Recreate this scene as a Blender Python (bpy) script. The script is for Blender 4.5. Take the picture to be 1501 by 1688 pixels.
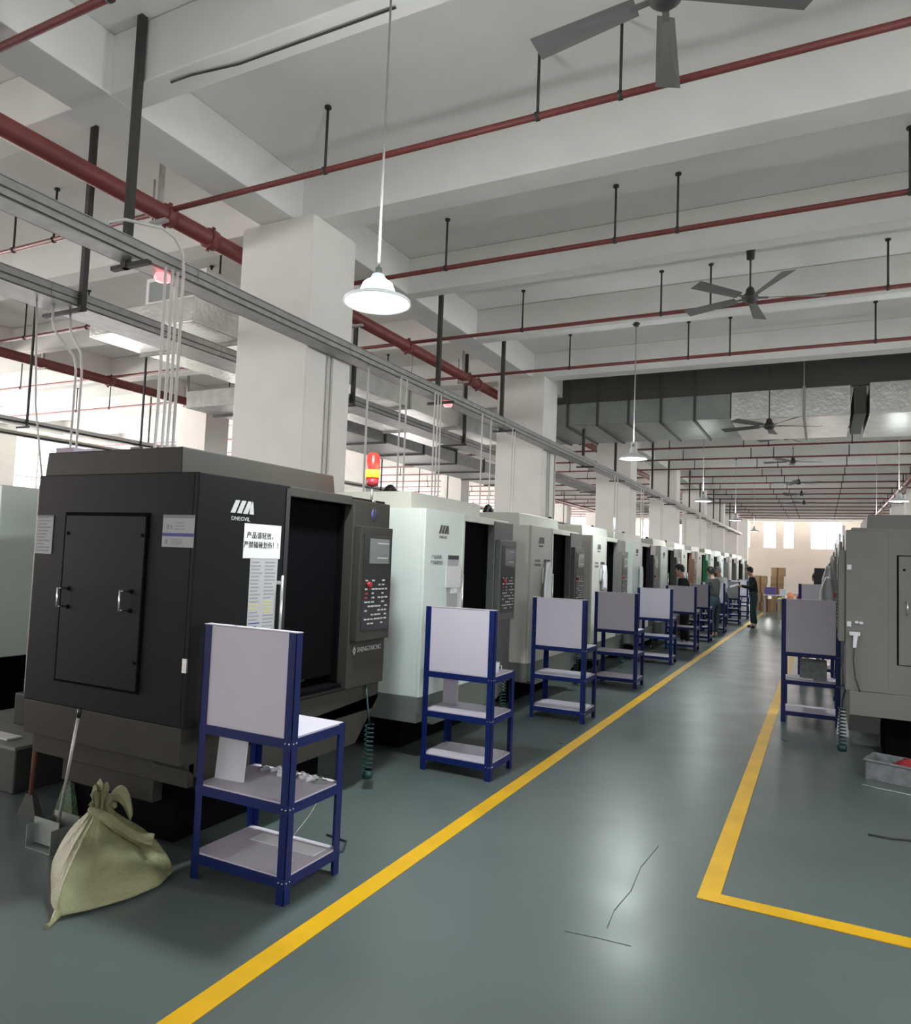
import bpy, bmesh, math, random
from mathutils import Vector, Matrix
random.seed(7)
for o in list(bpy.data.objects): bpy.data.objects.remove(o)
C = bpy.context.scene.collection
SC = bpy.context.scene

# ------------------------------------------------------------------ camera
cam_d = bpy.data.cameras.new('camera'); cam = bpy.data.objects.new('camera', cam_d); C.objects.link(cam)
yaw, pit, rol = -.469276155, .0631188845, .0381030623
F = Vector((math.sin(yaw)*math.cos(pit), math.cos(yaw)*math.cos(pit), math.sin(pit)))
R0 = Vector((math.cos(yaw), -math.sin(yaw), 0)); U0 = R0.cross(F)
RR = math.cos(rol)*R0 + math.sin(rol)*U0; UU = -math.sin(rol)*R0 + math.cos(rol)*U0
M = Matrix((RR, UU, -F)).transposed().to_4x4(); M.translation = Vector((0, 0, 1.6))
cam.matrix_world = M
cam_d.sensor_fit = 'HORIZONTAL'; cam_d.sensor_width = 36; cam_d.lens = 1195.62/1501*36
cam_d.clip_end = 300; cam_d.clip_start = .05
SC.camera = cam
SC.view_settings.view_transform = 'Standard'; SC.view_settings.look = 'None'
SC.view_settings.gamma = 1; SC.view_settings.use_curve_mapping = False
SC.view_settings.exposure = 0.0

# ------------------------------------------------------------------ world and daylight through the windows, plus an added left fill
w = bpy.data.worlds.new('sky'); SC.world = w; w.use_nodes = True
bg = w.node_tree.nodes['Background']; bg.inputs[0].default_value = (.95, .97, 1, 1); bg.inputs[1].default_value = 3.0

def area(name, loc, direction, sx, sy, power, col):
    l = bpy.data.lights.new(name, 'AREA'); l.shape = 'RECTANGLE'; l.size = sx; l.size_y = sy; l.energy = power; l.color = col
    o = bpy.data.objects.new(name, l); C.objects.link(o); o.location = loc
    o.rotation_euler = Vector(direction).to_track_quat('-Z', 'Y').to_euler()
    return o
WARM = (1, .90, .86)
area('daylight_left_windows', (-22.6, 24, 3.0), (1, 0, .12), 62, 3.6, 9300, WARM)
area('added_left_near_fill', (-22.5, -1.5, 3.0), (1, 0, .22), 13, 3.6, 1300, WARM)  # extra fill over the same left windows, added to lighten near column faces
area('daylight_far_windows', (-5, 57.0, 3.9), (0, -1, -.05), 33, 2.0, 4500, WARM)
area('daylight_right_windows', (12.4, 24, 3.0), (-1, 0, -.05), 62, 3.6, 1500, (1, .96, .93))
area('daylight_near_windows', (-5, -9.1, 3.2), (0, 1, -.05), 33, 3.2, 30, (.93, 1, .98))

# ------------------------------------------------------------------ materials
def mat(name, col, rough=.5, metal=0., noise=.0, nscale=6, bump=0., emit=0., spec=.5, ecol=None, bscale=None):
    m = bpy.data.materials.new(name); m.use_nodes = True; nt = m.node_tree; b = nt.nodes['Principled BSDF']
    b.inputs['Base Color'].default_value = (*col, 1); b.inputs['Roughness'].default_value = rough
    b.inputs['Metallic'].default_value = metal; b.inputs['Specular IOR Level'].default_value = spec
    if noise or bump:
        tc = nt.nodes.new('ShaderNodeTexCoord'); n = nt.nodes.new('ShaderNodeTexNoise')
        n.inputs['Scale'].default_value = nscale; n.inputs['Detail'].default_value = 5
        nt.links.new(tc.outputs['Object'], n.inputs['Vector'])
        if noise:
            r = nt.nodes.new('ShaderNodeMapRange'); r.inputs[1].default_value = .3; r.inputs[2].default_value = .7
            r.inputs[3].default_value = 1-noise; r.inputs[4].default_value = 1+noise
            mx = nt.nodes.new('ShaderNodeVectorMath'); mx.operation = 'SCALE'; mx.inputs[0].default_value = col
            nt.links.new(n.outputs['Fac'], r.inputs[0]); nt.links.new(r.outputs[0], mx.inputs['Scale'])
            nt.links.new(mx.outputs[0], b.inputs['Base Color'])
        if bump:
            n2 = n
            if bscale:
                n2 = nt.nodes.new('ShaderNodeTexNoise'); n2.inputs['Scale'].default_value = bscale
                nt.links.new(tc.outputs['Object'], n2.inputs['Vector'])
            bp = nt.nodes.new('ShaderNodeBump'); bp.inputs['Strength'].default_value = bump; bp.inputs['Distance'].default_value = .02
            nt.links.new(n2.outputs['Fac'], bp.inputs['Height']); nt.links.new(bp.outputs[0], b.inputs['Normal'])
    if emit:
        b.inputs['Emission Color'].default_value = (*(ecol or col), 1); b.inputs['Emission Strength'].default_value = emit
    return m
m_ceil = mat('ceiling_paint', (.83, .83, .80), .9, noise=.05, nscale=1.2)
m_beam = mat('beam_paint', (.83, .83, .80), .85, noise=.05, nscale=1.5)
m_colm = mat('column_paint', (.84, .83, .79), .8, noise=.04, nscale=2)
m_wall = mat('wall_paint', (.74, .67, .60), .85, noise=.04, nscale=1)
def floor_mat():
    m = mat('green_grey_epoxy_floor', (.100, .124, .122), .27, noise=.10, nscale=.9, bump=.06, bscale=3)
    nt = m.node_tree; b = nt.nodes['Principled BSDF']
    tc = nt.nodes.new('ShaderNodeTexCoord'); n = nt.nodes.new('ShaderNodeTexNoise'); n.inputs['Scale'].default_value = 2.3; n.inputs['Detail'].default_value = 8
    r = nt.nodes.new('ShaderNodeMapRange'); r.inputs[3].default_value = .22; r.inputs[4].default_value = .42
    nt.links.new(tc.outputs['Object'], n.inputs['Vector']); nt.links.new(n.outputs['Fac'], r.inputs[0]); nt.links.new(r.outputs[0], b.inputs['Roughness'])
    return m
m_floor = floor_mat()
m_yel = mat('yellow_line_paint', (.70, .385, .002), .4, noise=.10, nscale=4)
m_red = mat('dark_red_pipe_paint', (.19, .045, .042), .45, noise=.12, nscale=5)
m_redb = mat('bright_red_pipe_paint', (.33, .04, .035), .45)
m_rod = mat('dark_hanger_steel', (.035, .035, .032), .6)
m_galv = mat('galvanised_steel', (.34, .35, .34), .42, .75, noise=.15, nscale=8)
m_galvd = mat('galvanised_tray_steel', (.36, .36, .345), .55, .35, noise=.12, nscale=9)
m_duct = mat('duct_sheet', (.31, .34, .325), .42, .55, noise=.12, nscale=2.5)
m_foil = mat('foil_wrap', (.78, .79, .76), .30, .85, noise=.10, nscale=4, bump=.28, bscale=17)
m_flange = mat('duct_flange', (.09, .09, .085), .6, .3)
m_cond = mat('white_conduit', (.62, .62, .59), .5)
m_char = mat('charcoal_machine_paint', (.011, .011, .012), .55, spec=.08, noise=.05, nscale=3)
m_warmg = mat('warm_dark_grey_paint', (.042, .039, .034), .55, spec=.12, noise=.06, nscale=3)
m_midg = mat('mid_grey_machine_paint', (.165, .163, .152), .45, noise=.05, nscale=3)
m_dkcol = mat('dark_control_column_paint', (.075, .08, .075), .45, noise=.05, nscale=3)
m_greyb = mat('grey_green_base_paint', (.14, .155, .14), .5, noise=.08, nscale=3)
m_white = mat('white_green_machine_paint', (.62, .68, .65), .4, noise=.03, nscale=3)
m_cream = mat('cream_machine_paint', (.55, .56, .50), .4, noise=.04, nscale=3)
m_beig = mat('grey_beige_machine_paint', (.36, .36, .325), .4, noise=.05, nscale=3)
m_brown = mat('brown_panel_paint', (.20, .10, .07), .4)
m_green = mat('painted_green_lamplight', (.05, .30, .12), .4)  # green lamp light put into the paint colour of one control column
m_black = mat('black_interior', (.003, .003, .004), .9, spec=.05)
m_blackp = mat('black_plastic', (.018, .018, .02), .38)
m_rub = mat('black_rubber', (.015, .014, .012), .55)
m_steel = mat('bright_steel', (.75, .75, .74), .25, .9)
m_blue = mat('dark_blue_rack_paint', (.004, .013, .095), .45, spec=.3, noise=.06, nscale=6)
m_board = mat('lilac_white_board', (.53, .485, .57), .5, noise=.02, nscale=4)
m_paper = mat('paper', (.62, .62, .62), .8)
m_paperg = mat('grey_paper', (.36, .36, .37), .7)
m_ink = mat('dark_ink', (.05, .05, .06), .8)
m_inkg = mat('grey_ink', (.22, .22, .24), .8)
m_inkb = mat('blue_ink', (.05, .06, .22), .7)
m_inky = mat('yellow_ink', (.45, .42, .12), .7)
m_screen = mat('grey_screen', (.16, .17, .165), .25)
m_btn = mat('pale_buttons', (.42, .42, .42), .5)
m_btnr = mat('red_button', (.35, .03, .04), .4)
m_lampg = mat('lamp_glow', (1, 1, 1), .5, emit=14, ecol=(.92, 1, 1))
m_shadel = mat('lit_translucent_shade', (.6, .66, .66), .3, emit=.28, ecol=(.9, 1, 1))
m_shade = mat('white_enamel_shade', (.62, .66, .64), .4)
m_beac = mat('lit_red_beacon', (.8, .02, .01), .3, emit=1.7, ecol=(1, .03, .03))
m_beaco = mat('lit_orange_beacon', (1, .4, .02), .3, emit=3.5, ecol=(1, .36, .02))
m_led = mat('red_indicator_glow', (1, .1, .12), .3, emit=2.5, ecol=(1, .2, .22))
m_fan = mat('dark_fan_metal', (.045, .045, .045), .5)
m_blade = mat('grey_fan_blade', (.16, .16, .16), .5)
m_coil = mat('dark_teal_hose', (.006, .035, .035), .35)
m_frame = mat('window_frame_white', (.55, .52, .5), .5)
m_card = mat('cardboard', (.30, .19, .10), .85, noise=.1, nscale=6)
m_wood = mat('wood_handle', (.14, .05, .03), .6)
m_alu = mat('aluminium_handle', (.42, .41, .41), .4, .4)
m_skin = mat('skin', (.55, .33, .24), .6)
m_hair = mat('black_hair', (.012, .010, .010), .6)
m_cldk = mat('black_cloth', (.014, .014, .017), .85)
m_clgr = mat('dark_green_grey_cloth', (.05, .06, .055), .85)
m_clwh = mat('white_cloth', (.70, .70, .74), .85)
m_jean = mat('dark_teal_trousers', (.02, .045, .055), .85)
m_tub = mat('grey_plastic', (.17, .18, .19), .5, noise=.25, nscale=25)
m_redc = mat('red_cloth', (.28, .012, .02), .8)
m_purp = mat('violet_box_plastic', (.12, .09, .30), .6)
m_oran = mat('orange_cloth', (.65, .22, .10), .8)
def sack_mat():
    m = mat('woven_green_sack', (.20, .20, .105), .6, noise=.22, nscale=7, bump=.35, bscale=60)
    return m
m_sack = sack_mat()
def glass_mat():
    m = bpy.data.materials.new('window_glass'); m.use_nodes = True; nt = m.node_tree
    nt.nodes.remove(nt.nodes['Principled BSDF']); out = nt.nodes['Material Output']
    t = nt.nodes.new('ShaderNodeBsdfTransparent'); g = nt.nodes.new('ShaderNodeBsdfGlossy'); g.inputs['Roughness'].default_value = .05
    mx = nt.nodes.new('ShaderNodeMixShader'); mx.inputs[0].default_value = .06
    nt.links.new(t.outputs[0], mx.inputs[1]); nt.links.new(g.outputs[0], mx.inputs[2]); nt.links.new(mx.outputs[0], out.inputs[0])
    return m
m_glass = glass_mat()

# ------------------------------------------------------------------ helpers
class MB:
    def __init__(s): s.b = bmesh.new()
    def _f(s, vs, mi, smooth=False):
        try: f = s.b.faces.new(vs)
        except ValueError: return
        f.material_index = mi; f.smooth = smooth
    def box(s, x0, x1, y0, y1, z0, z1, mi=0):
        v = [s.b.verts.new(p) for p in ((x0,y0,z0),(x1,y0,z0),(x1,y1,z0),(x0,y1,z0),(x0,y0,z1),(x1,y0,z1),(x1,y1,z1),(x0,y1,z1))]
        for q in ((3,2,1,0),(4,5,6,7),(0,1,5,4),(1,2,6,5),(2,3,7,6),(3,0,4,7)): s._f([v[i] for i in q], mi)
        return s
    def hexa(s, P, mi=0):
        v = [s.b.verts.new(p) for p in P]
        for q in ((3,2,1,0),(4,5,6,7),(0,1,5,4),(1,2,6,5),(2,3,7,6),(3,0,4,7)): s._f([v[i] for i in q], mi)
        return s
    def prism(s, poly, ax, a, b, mi=0):
        def P(u, v, t): return {'x': (t, u, v), 'y': (u, t, v), 'z': (u, v, t)}[ax]
        A = [s.b.verts.new(P(u, v, a)) for u, v in poly]; B = [s.b.verts.new(P(u, v, b)) for u, v in poly]
        n = len(poly); s._f(A[::-1], mi); s._f(B, mi)
        for i in range(n): s._f([A[i], A[(i+1)%n], B[(i+1)%n], B[i]], mi)
        return s
    def cyl(s, p, q, r, n=10, mi=0, r2=None, cap=True, smooth=True):
        p, q = Vector(p), Vector(q); d = (q-p).normalized(); r2 = r if r2 is None else r2
        u = d.orthogonal().normalized(); v = d.cross(u)
        A, B = [], []
        for i in range(n):
            t = 2*math.pi*i/n; e = math.cos(t)*u+math.sin(t)*v
            A.append(s.b.verts.new(p+e*r)); B.append(s.b.verts.new(q+e*r2))
        for i in range(n): s._f([A[i], A[(i+1)%n], B[(i+1)%n], B[i]], mi, smooth)
        if cap: s._f(A[::-1], mi); s._f(B, mi)
        return s
    def tube(s, pts, r, n=8, mi=0):
        pts = [Vector(p) for p in pts]; rings = []; u = None
        for i, p in enumerate(pts):
            d = (pts[min(i+1, len(pts)-1)]-pts[max(i-1, 0)]).normalized()
            if u is None: u = d.orthogonal().normalized()
            u = (u-d*u.dot(d)).normalized(); v = d.cross(u)
            rr = r[i] if isinstance(r, (list, tuple)) else r
            rings.append([s.b.verts.new(p+(math.cos(2*math.pi*k/n)*u+math.sin(2*math.pi*k/n)*v)*rr) for k in range(n)])
        for a, b in zip(rings, rings[1:]):
            for k in range(n): s._f([a[k], a[(k+1)%n], b[(k+1)%n], b[k]], mi, True)
        s._f(rings[0][::-1], mi); s._f(rings[-1], mi)
        return s
    def lathe(s, prof, c, n=32, mi=0, smooth=True):
        rings = []
        for r, z in prof:
            if r < 1e-5: rings.append([s.b.verts.new((c[0], c[1], c[2]+z))])
            else: rings.append([s.b.verts.new((c[0]+r*math.cos(2*math.pi*k/n), c[1]+r*math.sin(2*math.pi*k/n), c[2]+z)) for k in range(n)])
        for a, b in zip(rings, rings[1:]):
            for k in range(n):
                k2 = (k+1) % n
                if len(a) == 1 and len(b) == 1: continue
                if len(a) == 1: s._f([a[0], b[k], b[k2]], mi, smooth)
                elif len(b) == 1: s._f([a[k], b[0], a[k2]], mi, smooth)
                else: s._f([a[k], b[k], b[k2], a[k2]], mi, smooth)
        return s
    def build(s, name, mats, parent=None, bev=0, origin=None, seg=2):
        if origin is not None: bmesh.ops.translate(s.b, verts=s.b.verts, vec=-Vector(origin))
        bmesh.ops.recalc_face_normals(s.b, faces=s.b.faces)
        me = bpy.data.meshes.new(name); s.b.to_mesh(me); s.b.free()
        for m in (mats if isinstance(mats, (list, tuple)) else [mats]): me.materials.append(m)
        o = bpy.data.objects.new(name, me); C.objects.link(o)
        if parent is not None: o.parent = parent
        if origin is not None: o.location = origin
        if bev:
            md = o.modifiers.new('bevel', 'BEVEL'); md.width = bev; md.segments = seg; md.limit_method = 'ANGLE'; md.angle_limit = math.radians(40)
        return o
def tag(o, label=None, cat=None, group=None, kind=None):
    if label: o['label'] = label
    if cat: o['category'] = cat
    if group: o['group'] = group
    if kind: o['kind'] = kind
    return o
def empty(name, loc=(0,0,0), rz=0, label=None, cat=None, group=None):
    o = bpy.data.objects.new(name, None); C.objects.link(o); o.location = loc; o.rotation_euler = (0, 0, rz); o.empty_display_size = .1
    return tag(o, label, cat, group)
def struct(mb, name, m, bev=0, label=None, origin=None):
    o = mb.build(name, m, None, bev, origin); o['kind'] = 'structure'
    if label: o['label'] = label
    return o
def text(body, size, m, parent, mtx, name='lettering', ext=.0008, sx=1.0):
    cu = bpy.data.curves.new(name, 'FONT'); cu.body = body; cu.size = size; cu.extrude = ext; cu.align_x = 'CENTER'; cu.align_y = 'CENTER'
    t = bpy.data.objects.new(name, cu); C.objects.link(t); bpy.context.view_layer.update()
    me = bpy.data.meshes.new_from_object(t.evaluated_get(bpy.context.evaluated_depsgraph_get()))
    bpy.data.objects.remove(t); bpy.data.curves.remove(cu); me.name = name
    me.materials.clear(); me.materials.append(m)
    me.transform(mtx @ Matrix.Diagonal((sx, 1, 1, 1)))
    o = bpy.data.objects.new(name, me); C.objects.link(o); o.parent = parent
    return o
# text lying on a plane facing +X (reads along +Y) or facing -Y (reads along +X)
FX = Matrix(((0,0,1,0),(1,0,0,0),(0,1,0,0),(0,0,0,1)))
FY = Matrix(((1,0,0,0),(0,0,-1,0),(0,1,0,0),(0,0,0,1)))
def at(mx, p): return Matrix.Translation(p) @ mx
ORD = ['nearest','second','third','fourth','fifth','sixth','seventh','eighth','ninth','tenth','eleventh','twelfth','thirteenth','fourteenth','fifteenth','sixteenth','seventeenth','eighteenth','nineteenth','twentieth','twenty-first','twenty-second','twenty-third']

# ------------------------------------------------------------------ structure
XL, XR, YN, YF = -21.8, 11.8, -8.6, 56.0
ZS, ZB = 5.42, 4.95
struct(MB().box(XL-.3, XR+.3, YN-.3, YF+.3, -.2, 0), 'floor', m_floor)
struct(MB().box(XL-.3, XR+.3, YN-.3, YF+.3, ZS, ZS+.2), 'ceiling', m_ceil)
COLX = [-21.5, -13.25, -4.96, 3.3, 11.55]
COLY = [5.54+6.7*n for n in range(-1, 8)]
def window_run(name, side, y0s, z0, z1, wn):
    pass
win_n = [0]
def window(x, y, wdt, z0, z1, along, face, nx=2, nz=3):
    """a framed window; along = 'x' or 'y' is the direction its width runs in."""
    win_n[0] += 1
    mb = MB(); g = MB(); t = .05
    def bx(mbx, a0, a1, d0, d1, c0, c1):
        if along == 'y': mbx.box(x+d0, x+d1, y+a0, y+a1, c0, c1)
        else: mbx.box(x+a0, x+a1, y+d0, y+d1, c0, c1)
    bx(mb, 0, wdt, -.04, .04, z0, z0+t); bx(mb, 0, wdt, -.04, .04, z1-t, z1)
    for i in range(nx+1):
        a = (wdt-t)*i/nx; bx(mb, a, a+t, -.04, .04, z0+t, z1-t)
    for i in range(1, nz):
        a = z0+(z1-z0)*i/nz
        for k in range(nx): bx(mb, (wdt-t)*k/nx+t, (wdt-t)*(k+1)/nx, -.03, .03, a-.02, a+.02)
    org = (x, y+wdt/2, z0) if along == 'y' else (x+wdt/2, y, z0)
    o = mb.build('window_%d' % win_n[0], m_frame, None, 0, org); o['kind'] = 'structure'
    bx(g, .02, wdt-.02, -.005, .005, z0+.02, z1-.02)
    p = g.build('pane', m_glass, None, 0, org); p.parent = o; p.location = (0, 0, 0)
# long walls: a sill wall, a lintel, piers at the column rows, windows in between
def long_wall(name, x0, x1, z0, z1, xw, wide=2):
    mb = MB().box(x0, x1, YN, YF, 0, z0).box(x0, x1, YN, YF, z1, ZS)
    edges = [YN]
    for cy in COLY: edges += [cy-.05, cy+.78]
    edges.append(YF)
    for cy in COLY:
        mb.box(x0, x1, cy-.05, cy+.78, z0, z1)
    spans = [(COLY[i]+.78, COLY[i+1]-.05) for i in range(len(COLY)-1)]+[(YN, COLY[0]-.05), (COLY[-1]+.78, YF)]
    for a, b in spans:
        if b-a < 1: mb.box(x0, x1, a, b, z0, z1); continue
        window(xw, a, b-a, z0, z1, 'y', 1, nx=max(2, round((b-a)/1.1)), nz=3)
    struct(mb, name, m_wall)
long_wall('wall_left', XL-.3, XL, 1.0, ZB-.05, XL-.15)
long_wall('wall_right', XR, XR+.3, 1.0, ZB-.05, XR+.15)
# far wall: high windows over a plain pink-cream wall
mb = MB().box(XL, XR, YF, YF+.3, 0, 3.12).box(XL, XR, YF, YF+.3, ZB+.1, ZS)
wx = [(-6.9, -6.2), (-5.2, -4.6), (-3.75, -2.9), (-2.45, -1.75), (-.75, 1.25), (3.0, 5.6), (6.4, 9.6), (-9.5, -8.2), (-12.4, -10.4), (-16, -13.8), (-20.5, -17.5)]
wx.sort(); px_ = XL
for a, b in wx:
    mb.box(px_, a, YF, YF+.3, 3.12, ZB+.1); px_ = b
    window(a, YF+.15, b-a, 3.12, ZB+.1, 'x', 1, nx=1 if b-a < 1 else 2, nz=2)
mb.box(px_, XR, YF, YF+.3, 3.12, ZB+.1)
struct(mb, 'wall_far', m_wall)
mb = MB().box(XL, XR, YN-.3, YN, 0, 1.6).box(XL, XR, YN-.3, YN, ZB-.1, ZS)
px_ = XL
for a in (-20, -15.5, -11, -6.5, -2, 2.5, 7):
    mb.box(px_, a, YN-.3, YN, 1.6, ZB-.1); px_ = a+3.6
    window(a, YN-.15, 3.6, 1.6, ZB-.1, 'x', 1, nx=3, nz=2)
mb.box(px_, XR, YN-.3, YN, 1.6, ZB-.1)
struct(mb, 'wall_near', m_wall)

for r, cx in enumerate(COLX):
    for n, cy in enumerate(COLY):
        mb = MB().box(cx-.46, cx+.46, cy, cy+.73, 0, ZB+.0)
        struct(mb, 'column', m_colm, .012, 'square white-painted concrete column', origin=(cx, cy+.365, 0))
# longitudinal and cross beams, the slab above
for cx in COLX:
    off = -.09 if abs(cx) < 20 else 0
    struct(MB().box(cx+off-.15, cx+off+.29, YN, YF, ZB, ZS), 'ceiling_beam', m_beam, .01)
ys = []
for n, cy in enumerate(COLY):
    ys.append((cy+.13, cy+.43))
    if n == 0: ys += [(1.2, 1.42), (3.43, 3.66)]
    else: ys += [(cy+2.26, cy+2.46), (cy+4.33, cy+4.54)]
segx = [XL, -21.2] + []
for a, b in ys:
    if b < YF: struct(MB().box(XL, XR, a, b, ZB+.002, ZS-.002), 'ceiling_beam', m_beam, .01)

# painted floor lines
struct(MB().box(-1.985, -1.885, -4, 44, .001, .004), 'trim_1', m_yel, label='long yellow floor line along the left machine row')
mb = MB().box(-.535, -.435, 3.79, 40, .001, .004).box(-.435, 3.2, 3.79, 3.89, .001, .004)
struct(mb, 'trim_2', m_yel, label='yellow floor line turning a corner on the right')
mb = MB()
pts = [(-.826, 4.353), (-.85, 4.0), (-.83, 3.7), (-.85, 3.45), (-.836, 3.276)]
for a, b in zip(pts, pts[1:]): mb.tube([(a[0], a[1], .0005), (b[0], b[1], .0005)], .002, 4)
mb.tube([(-.99, 3.152, .0005), (-.85, 3.17, .0005), (-.707, 3.179, .0005)], .002, 4)
struct(mb, 'trim_3', mat('floor_crack', (.06, .08, .08), .8), label='thin crack in the epoxy floor')

# ------------------------------------------------------------------ sprinkler pipes with hanger rods
HX = [-3.8, -1.88, -1.27, .65]
def sprinkler(y, i):
    t = MB().cyl((XL+.3, y, 4.85), (XR-.3, y, 4.85), .026, 10)
    for x in (-5.68, -12.4): t.cyl((x-.06, y, 4.85), (x+.06, y, 4.85), .036, 10)
    nm = ['frontmost red sprinkler pipe, cut by the upper left corner of the view'][0] if i == 0 else None
    o = t.build('sprinkler_pipe', m_red, None, 0, (-5, y, 4.85))
    tag(o, nm or 'thin red sprinkler pipe under the ceiling, %s behind the frontmost' % ['', 'first', 'second', 'third', 'fourth', 'fifth', 'sixth', 'seventh', 'eighth', 'ninth', 'tenth', 'eleventh', 'twelfth', 'thirteenth', 'fourteenth', 'fifteenth', 'sixteenth', 'seventeenth', 'eighteenth', 'nineteenth', 'twentieth', 'twenty-first', 'twenty-second'][i],
        'pipe', 'sprinkler pipes across the ceiling')
    hx = HX+[-7.4, -8.1, -9.9, -11.4, -15.2, -16.4, -18.3]+([2.5, 5] if y > 20 else [])
    for x in hx:
        m = MB().cyl((x+5, 0, .02), (x+5, 0, ZS-4.85), .012 if y < 16 else .014, 6, mi=0).cyl((x+5, 0, ZS-4.87), (x+5, 0, ZS-4.852), .03, 8).cyl((x+4.985, 0, .0), (x+5.015, 0, .0), .034, 10, mi=0)
        m.build('hanger_rod', m_rod, o)
PY = [2.69, 4.79, 7.02, 9.36, 11.51]+[11.51+2.235*k for k in range(2, 18)]
for i, y in enumerate(PY): sprinkler(y, i)
def main_pipe(x, z, r, a, b, label, couplings, ends=True):
    t = MB().cyl((x, a, z), (x, b, z), r, 20)
    for c in couplings: t.cyl((x, c-.05, z), (x, c+.05, z), r*1.22, 20).cyl((x-.02, c-.02, z-r*1.5), (x+.02, c+.02, z+r*1.5), r*.25, 6)
    o = t.build('sprinkler_main', m_red, None, 0, (x, (a+b)/2, z)); tag(o, label, 'pipe', 'thick red sprinkler mains')
    y = a+.8; k = 0
    while y < b:
        MB().box(-.02, .02, y-(a+b)/2-.02, y-(a+b)/2+.02, r-.01, ZS-z).box(-r-.02, r+.02, y-(a+b)/2-.025, y-(a+b)/2+.025, -r-.03, -r).cyl((-r-.01, y-(a+b)/2, -r-.02), (-r-.01, y-(a+b)/2, r+.25), .01, 6).build('hanger', m_galvd, o)
        y += 3.3; k += 1
    return o
main_pipe(-5.68, 4.80, .085, -6, 50, 'thick dark red sprinkler main running lengthwise past the near column tops', [2.8, 4.79, 5.35, 7.02, 9.36, 11.51, 11.9, 18.3])
main_pipe(-12.4, 4.78, .085, -6, 50, 'thick red sprinkler main in the bay beyond the machines, farther left', [4.79, 9.36, 11.51, 13, 18.3])
main_pipe(2.6, 4.78, .085, 9, 50, 'thick red sprinkler main over the right machine row', [11.5, 13.74, 18.2, 22.7])

# ------------------------------------------------------------------ cable trays, struts, conduits
def tray(x0, x1, z0, z1, a, b, label, struts, m=None, sw=.025, inner=False):
    m = m or m_galvd
    t = empty('cable_tray', ((x0+x1)/2, a, z0), 0, label, 'cable tray', 'galvanised cable trays under the ceiling')
    w2 = (x1-x0)/2; L = b-a; h = z1-z0
    mb = MB().box(-w2, w2, 0, L, 0, .004).box(-w2, -w2+.004, 0, L, 0, h).box(w2-.004, w2, 0, L, 0, h).box(-w2-.012, -w2+.004, 0, L, h, h+.006).box(w2-.004, w2+.012, 0, L, h, h+.006)
    for k in range(int(L/2)): mb.box(w2, w2+.006, k*2+.9, k*2+1.1, .01, h-.01)
    if sw > .02: mb.box(w2+.006, w2+.010, 0, L, h*.42, h*.50, 1).box(-w2+.02, w2-.02, 0, L, -.004, 0, 2)
    mb.build('channel', [m, m_flange, m_galv], t)
    c = MB()
    for k in range(4): c.tube([(-w2+.03+k*.045, y_, .02+.008*math.sin(y_*2+k)) for y_ in [i*1.0 for i in range(int(L)+1)]], .014, 6)
    c.build('cable', m_blackp, t)
    for y in struts:
        q0 = -w2+.03 if inner else w2+.011
        s = MB().box(q0, q0+2*sw, y-a-sw, y-a+sw, -.05, ZS-z0).box(-w2-.08, w2+.08, y-a-sw*.8, y-a+sw*.8, -.05, -.02)
        s.build('strut', m_rod, t)
    return t
tray(-4.46, -4.25, 3.60, 3.71, -5, 46, 'long galvanised cable tray running over the left machine row past the columns', [-.2, 1.0, 3.39, 8.05, 10.12, 14.4, 17.0, 21.2, 23.7, 27.8, 30.4, 34.5, 36.8, 41], inner=True)
tray(-6.42, -6.0, 3.74, 3.86, -5, 46, 'second galvanised cable tray left of the first, above the back of the machines', [0, 4.17, 8.4, 12, 16.6, 21, 25, 29, 33, 37])
tray(-11.15, -11.0, 3.40, 3.48, -5, 46, 'distant cable tray in the bay left of the machines', [2, 6.9, 9.0, 13, 17, 21, 25, 29, 33], m_cond, .014)
tray(-13.9, -13.8, 3.62, 3.70, -5, 46, 'farthest left cable tray, near the windows', [3, 7.5, 11.5, 16, 20, 24, 28], m_cond, .014)
# red indicator lamps under the tray
for x, y, z, lb in ((-4.3, 3.62, 3.555, 'small glowing red lamp under the long cable tray, left of the first column'), (-4.3, 8.15, 3.56, 'small glowing red lamp under the long cable tray between the first two columns')):
    o = MB().lathe([(0, .03), (.05, .025), (.06, 0), (.05, -.025), (0, -.035)], (0, 0, 0), 16).build('indicator_lamp', m_led); o.location = (x, y, z)
    tag(o, lb, 'lamp')
def conduits(name, pts_list, r, label, clampz=()):
    for k, p in enumerate(pts_list):
        org = Vector(p[0]); o = MB().tube([Vector(q)-org for q in p], r, 8).build(name, m_cond); o.location = org
        tag(o, ('%s of the ' % ORD[k] if len(pts_list) > 1 else '')+label, 'conduit', ('conduits: '+label) if len(pts_list) > 1 else 'single white conduits')
def drop(x, y, zt, zb): return [(x, y, zt), (x, y, zt-.1), (x, y+.01, (zt+zb)/2), (x, y, zb)]
conduits('conduit', [drop(-4.2, y, 3.60, 2.0) for y in (3.56, 3.62, 3.665)], .011, 'bundle of three white conduits dropping to the charcoal machine', (3.3,))
conduits('conduit', [[(-4.36, 3.18, 3.74), (-4.36, 3.2, 3.80), (-4.3, 3.28, 3.84), (-4.2, 3.5, 3.86), (-4.2, 3.62, 3.84), (-4.2, 3.70, 3.76), (-4.2, 3.72, 3.6), (-4.2, 3.72, 2.0)]], .012, 'white conduit looping over the cable tray and down behind the charcoal machine')
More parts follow.
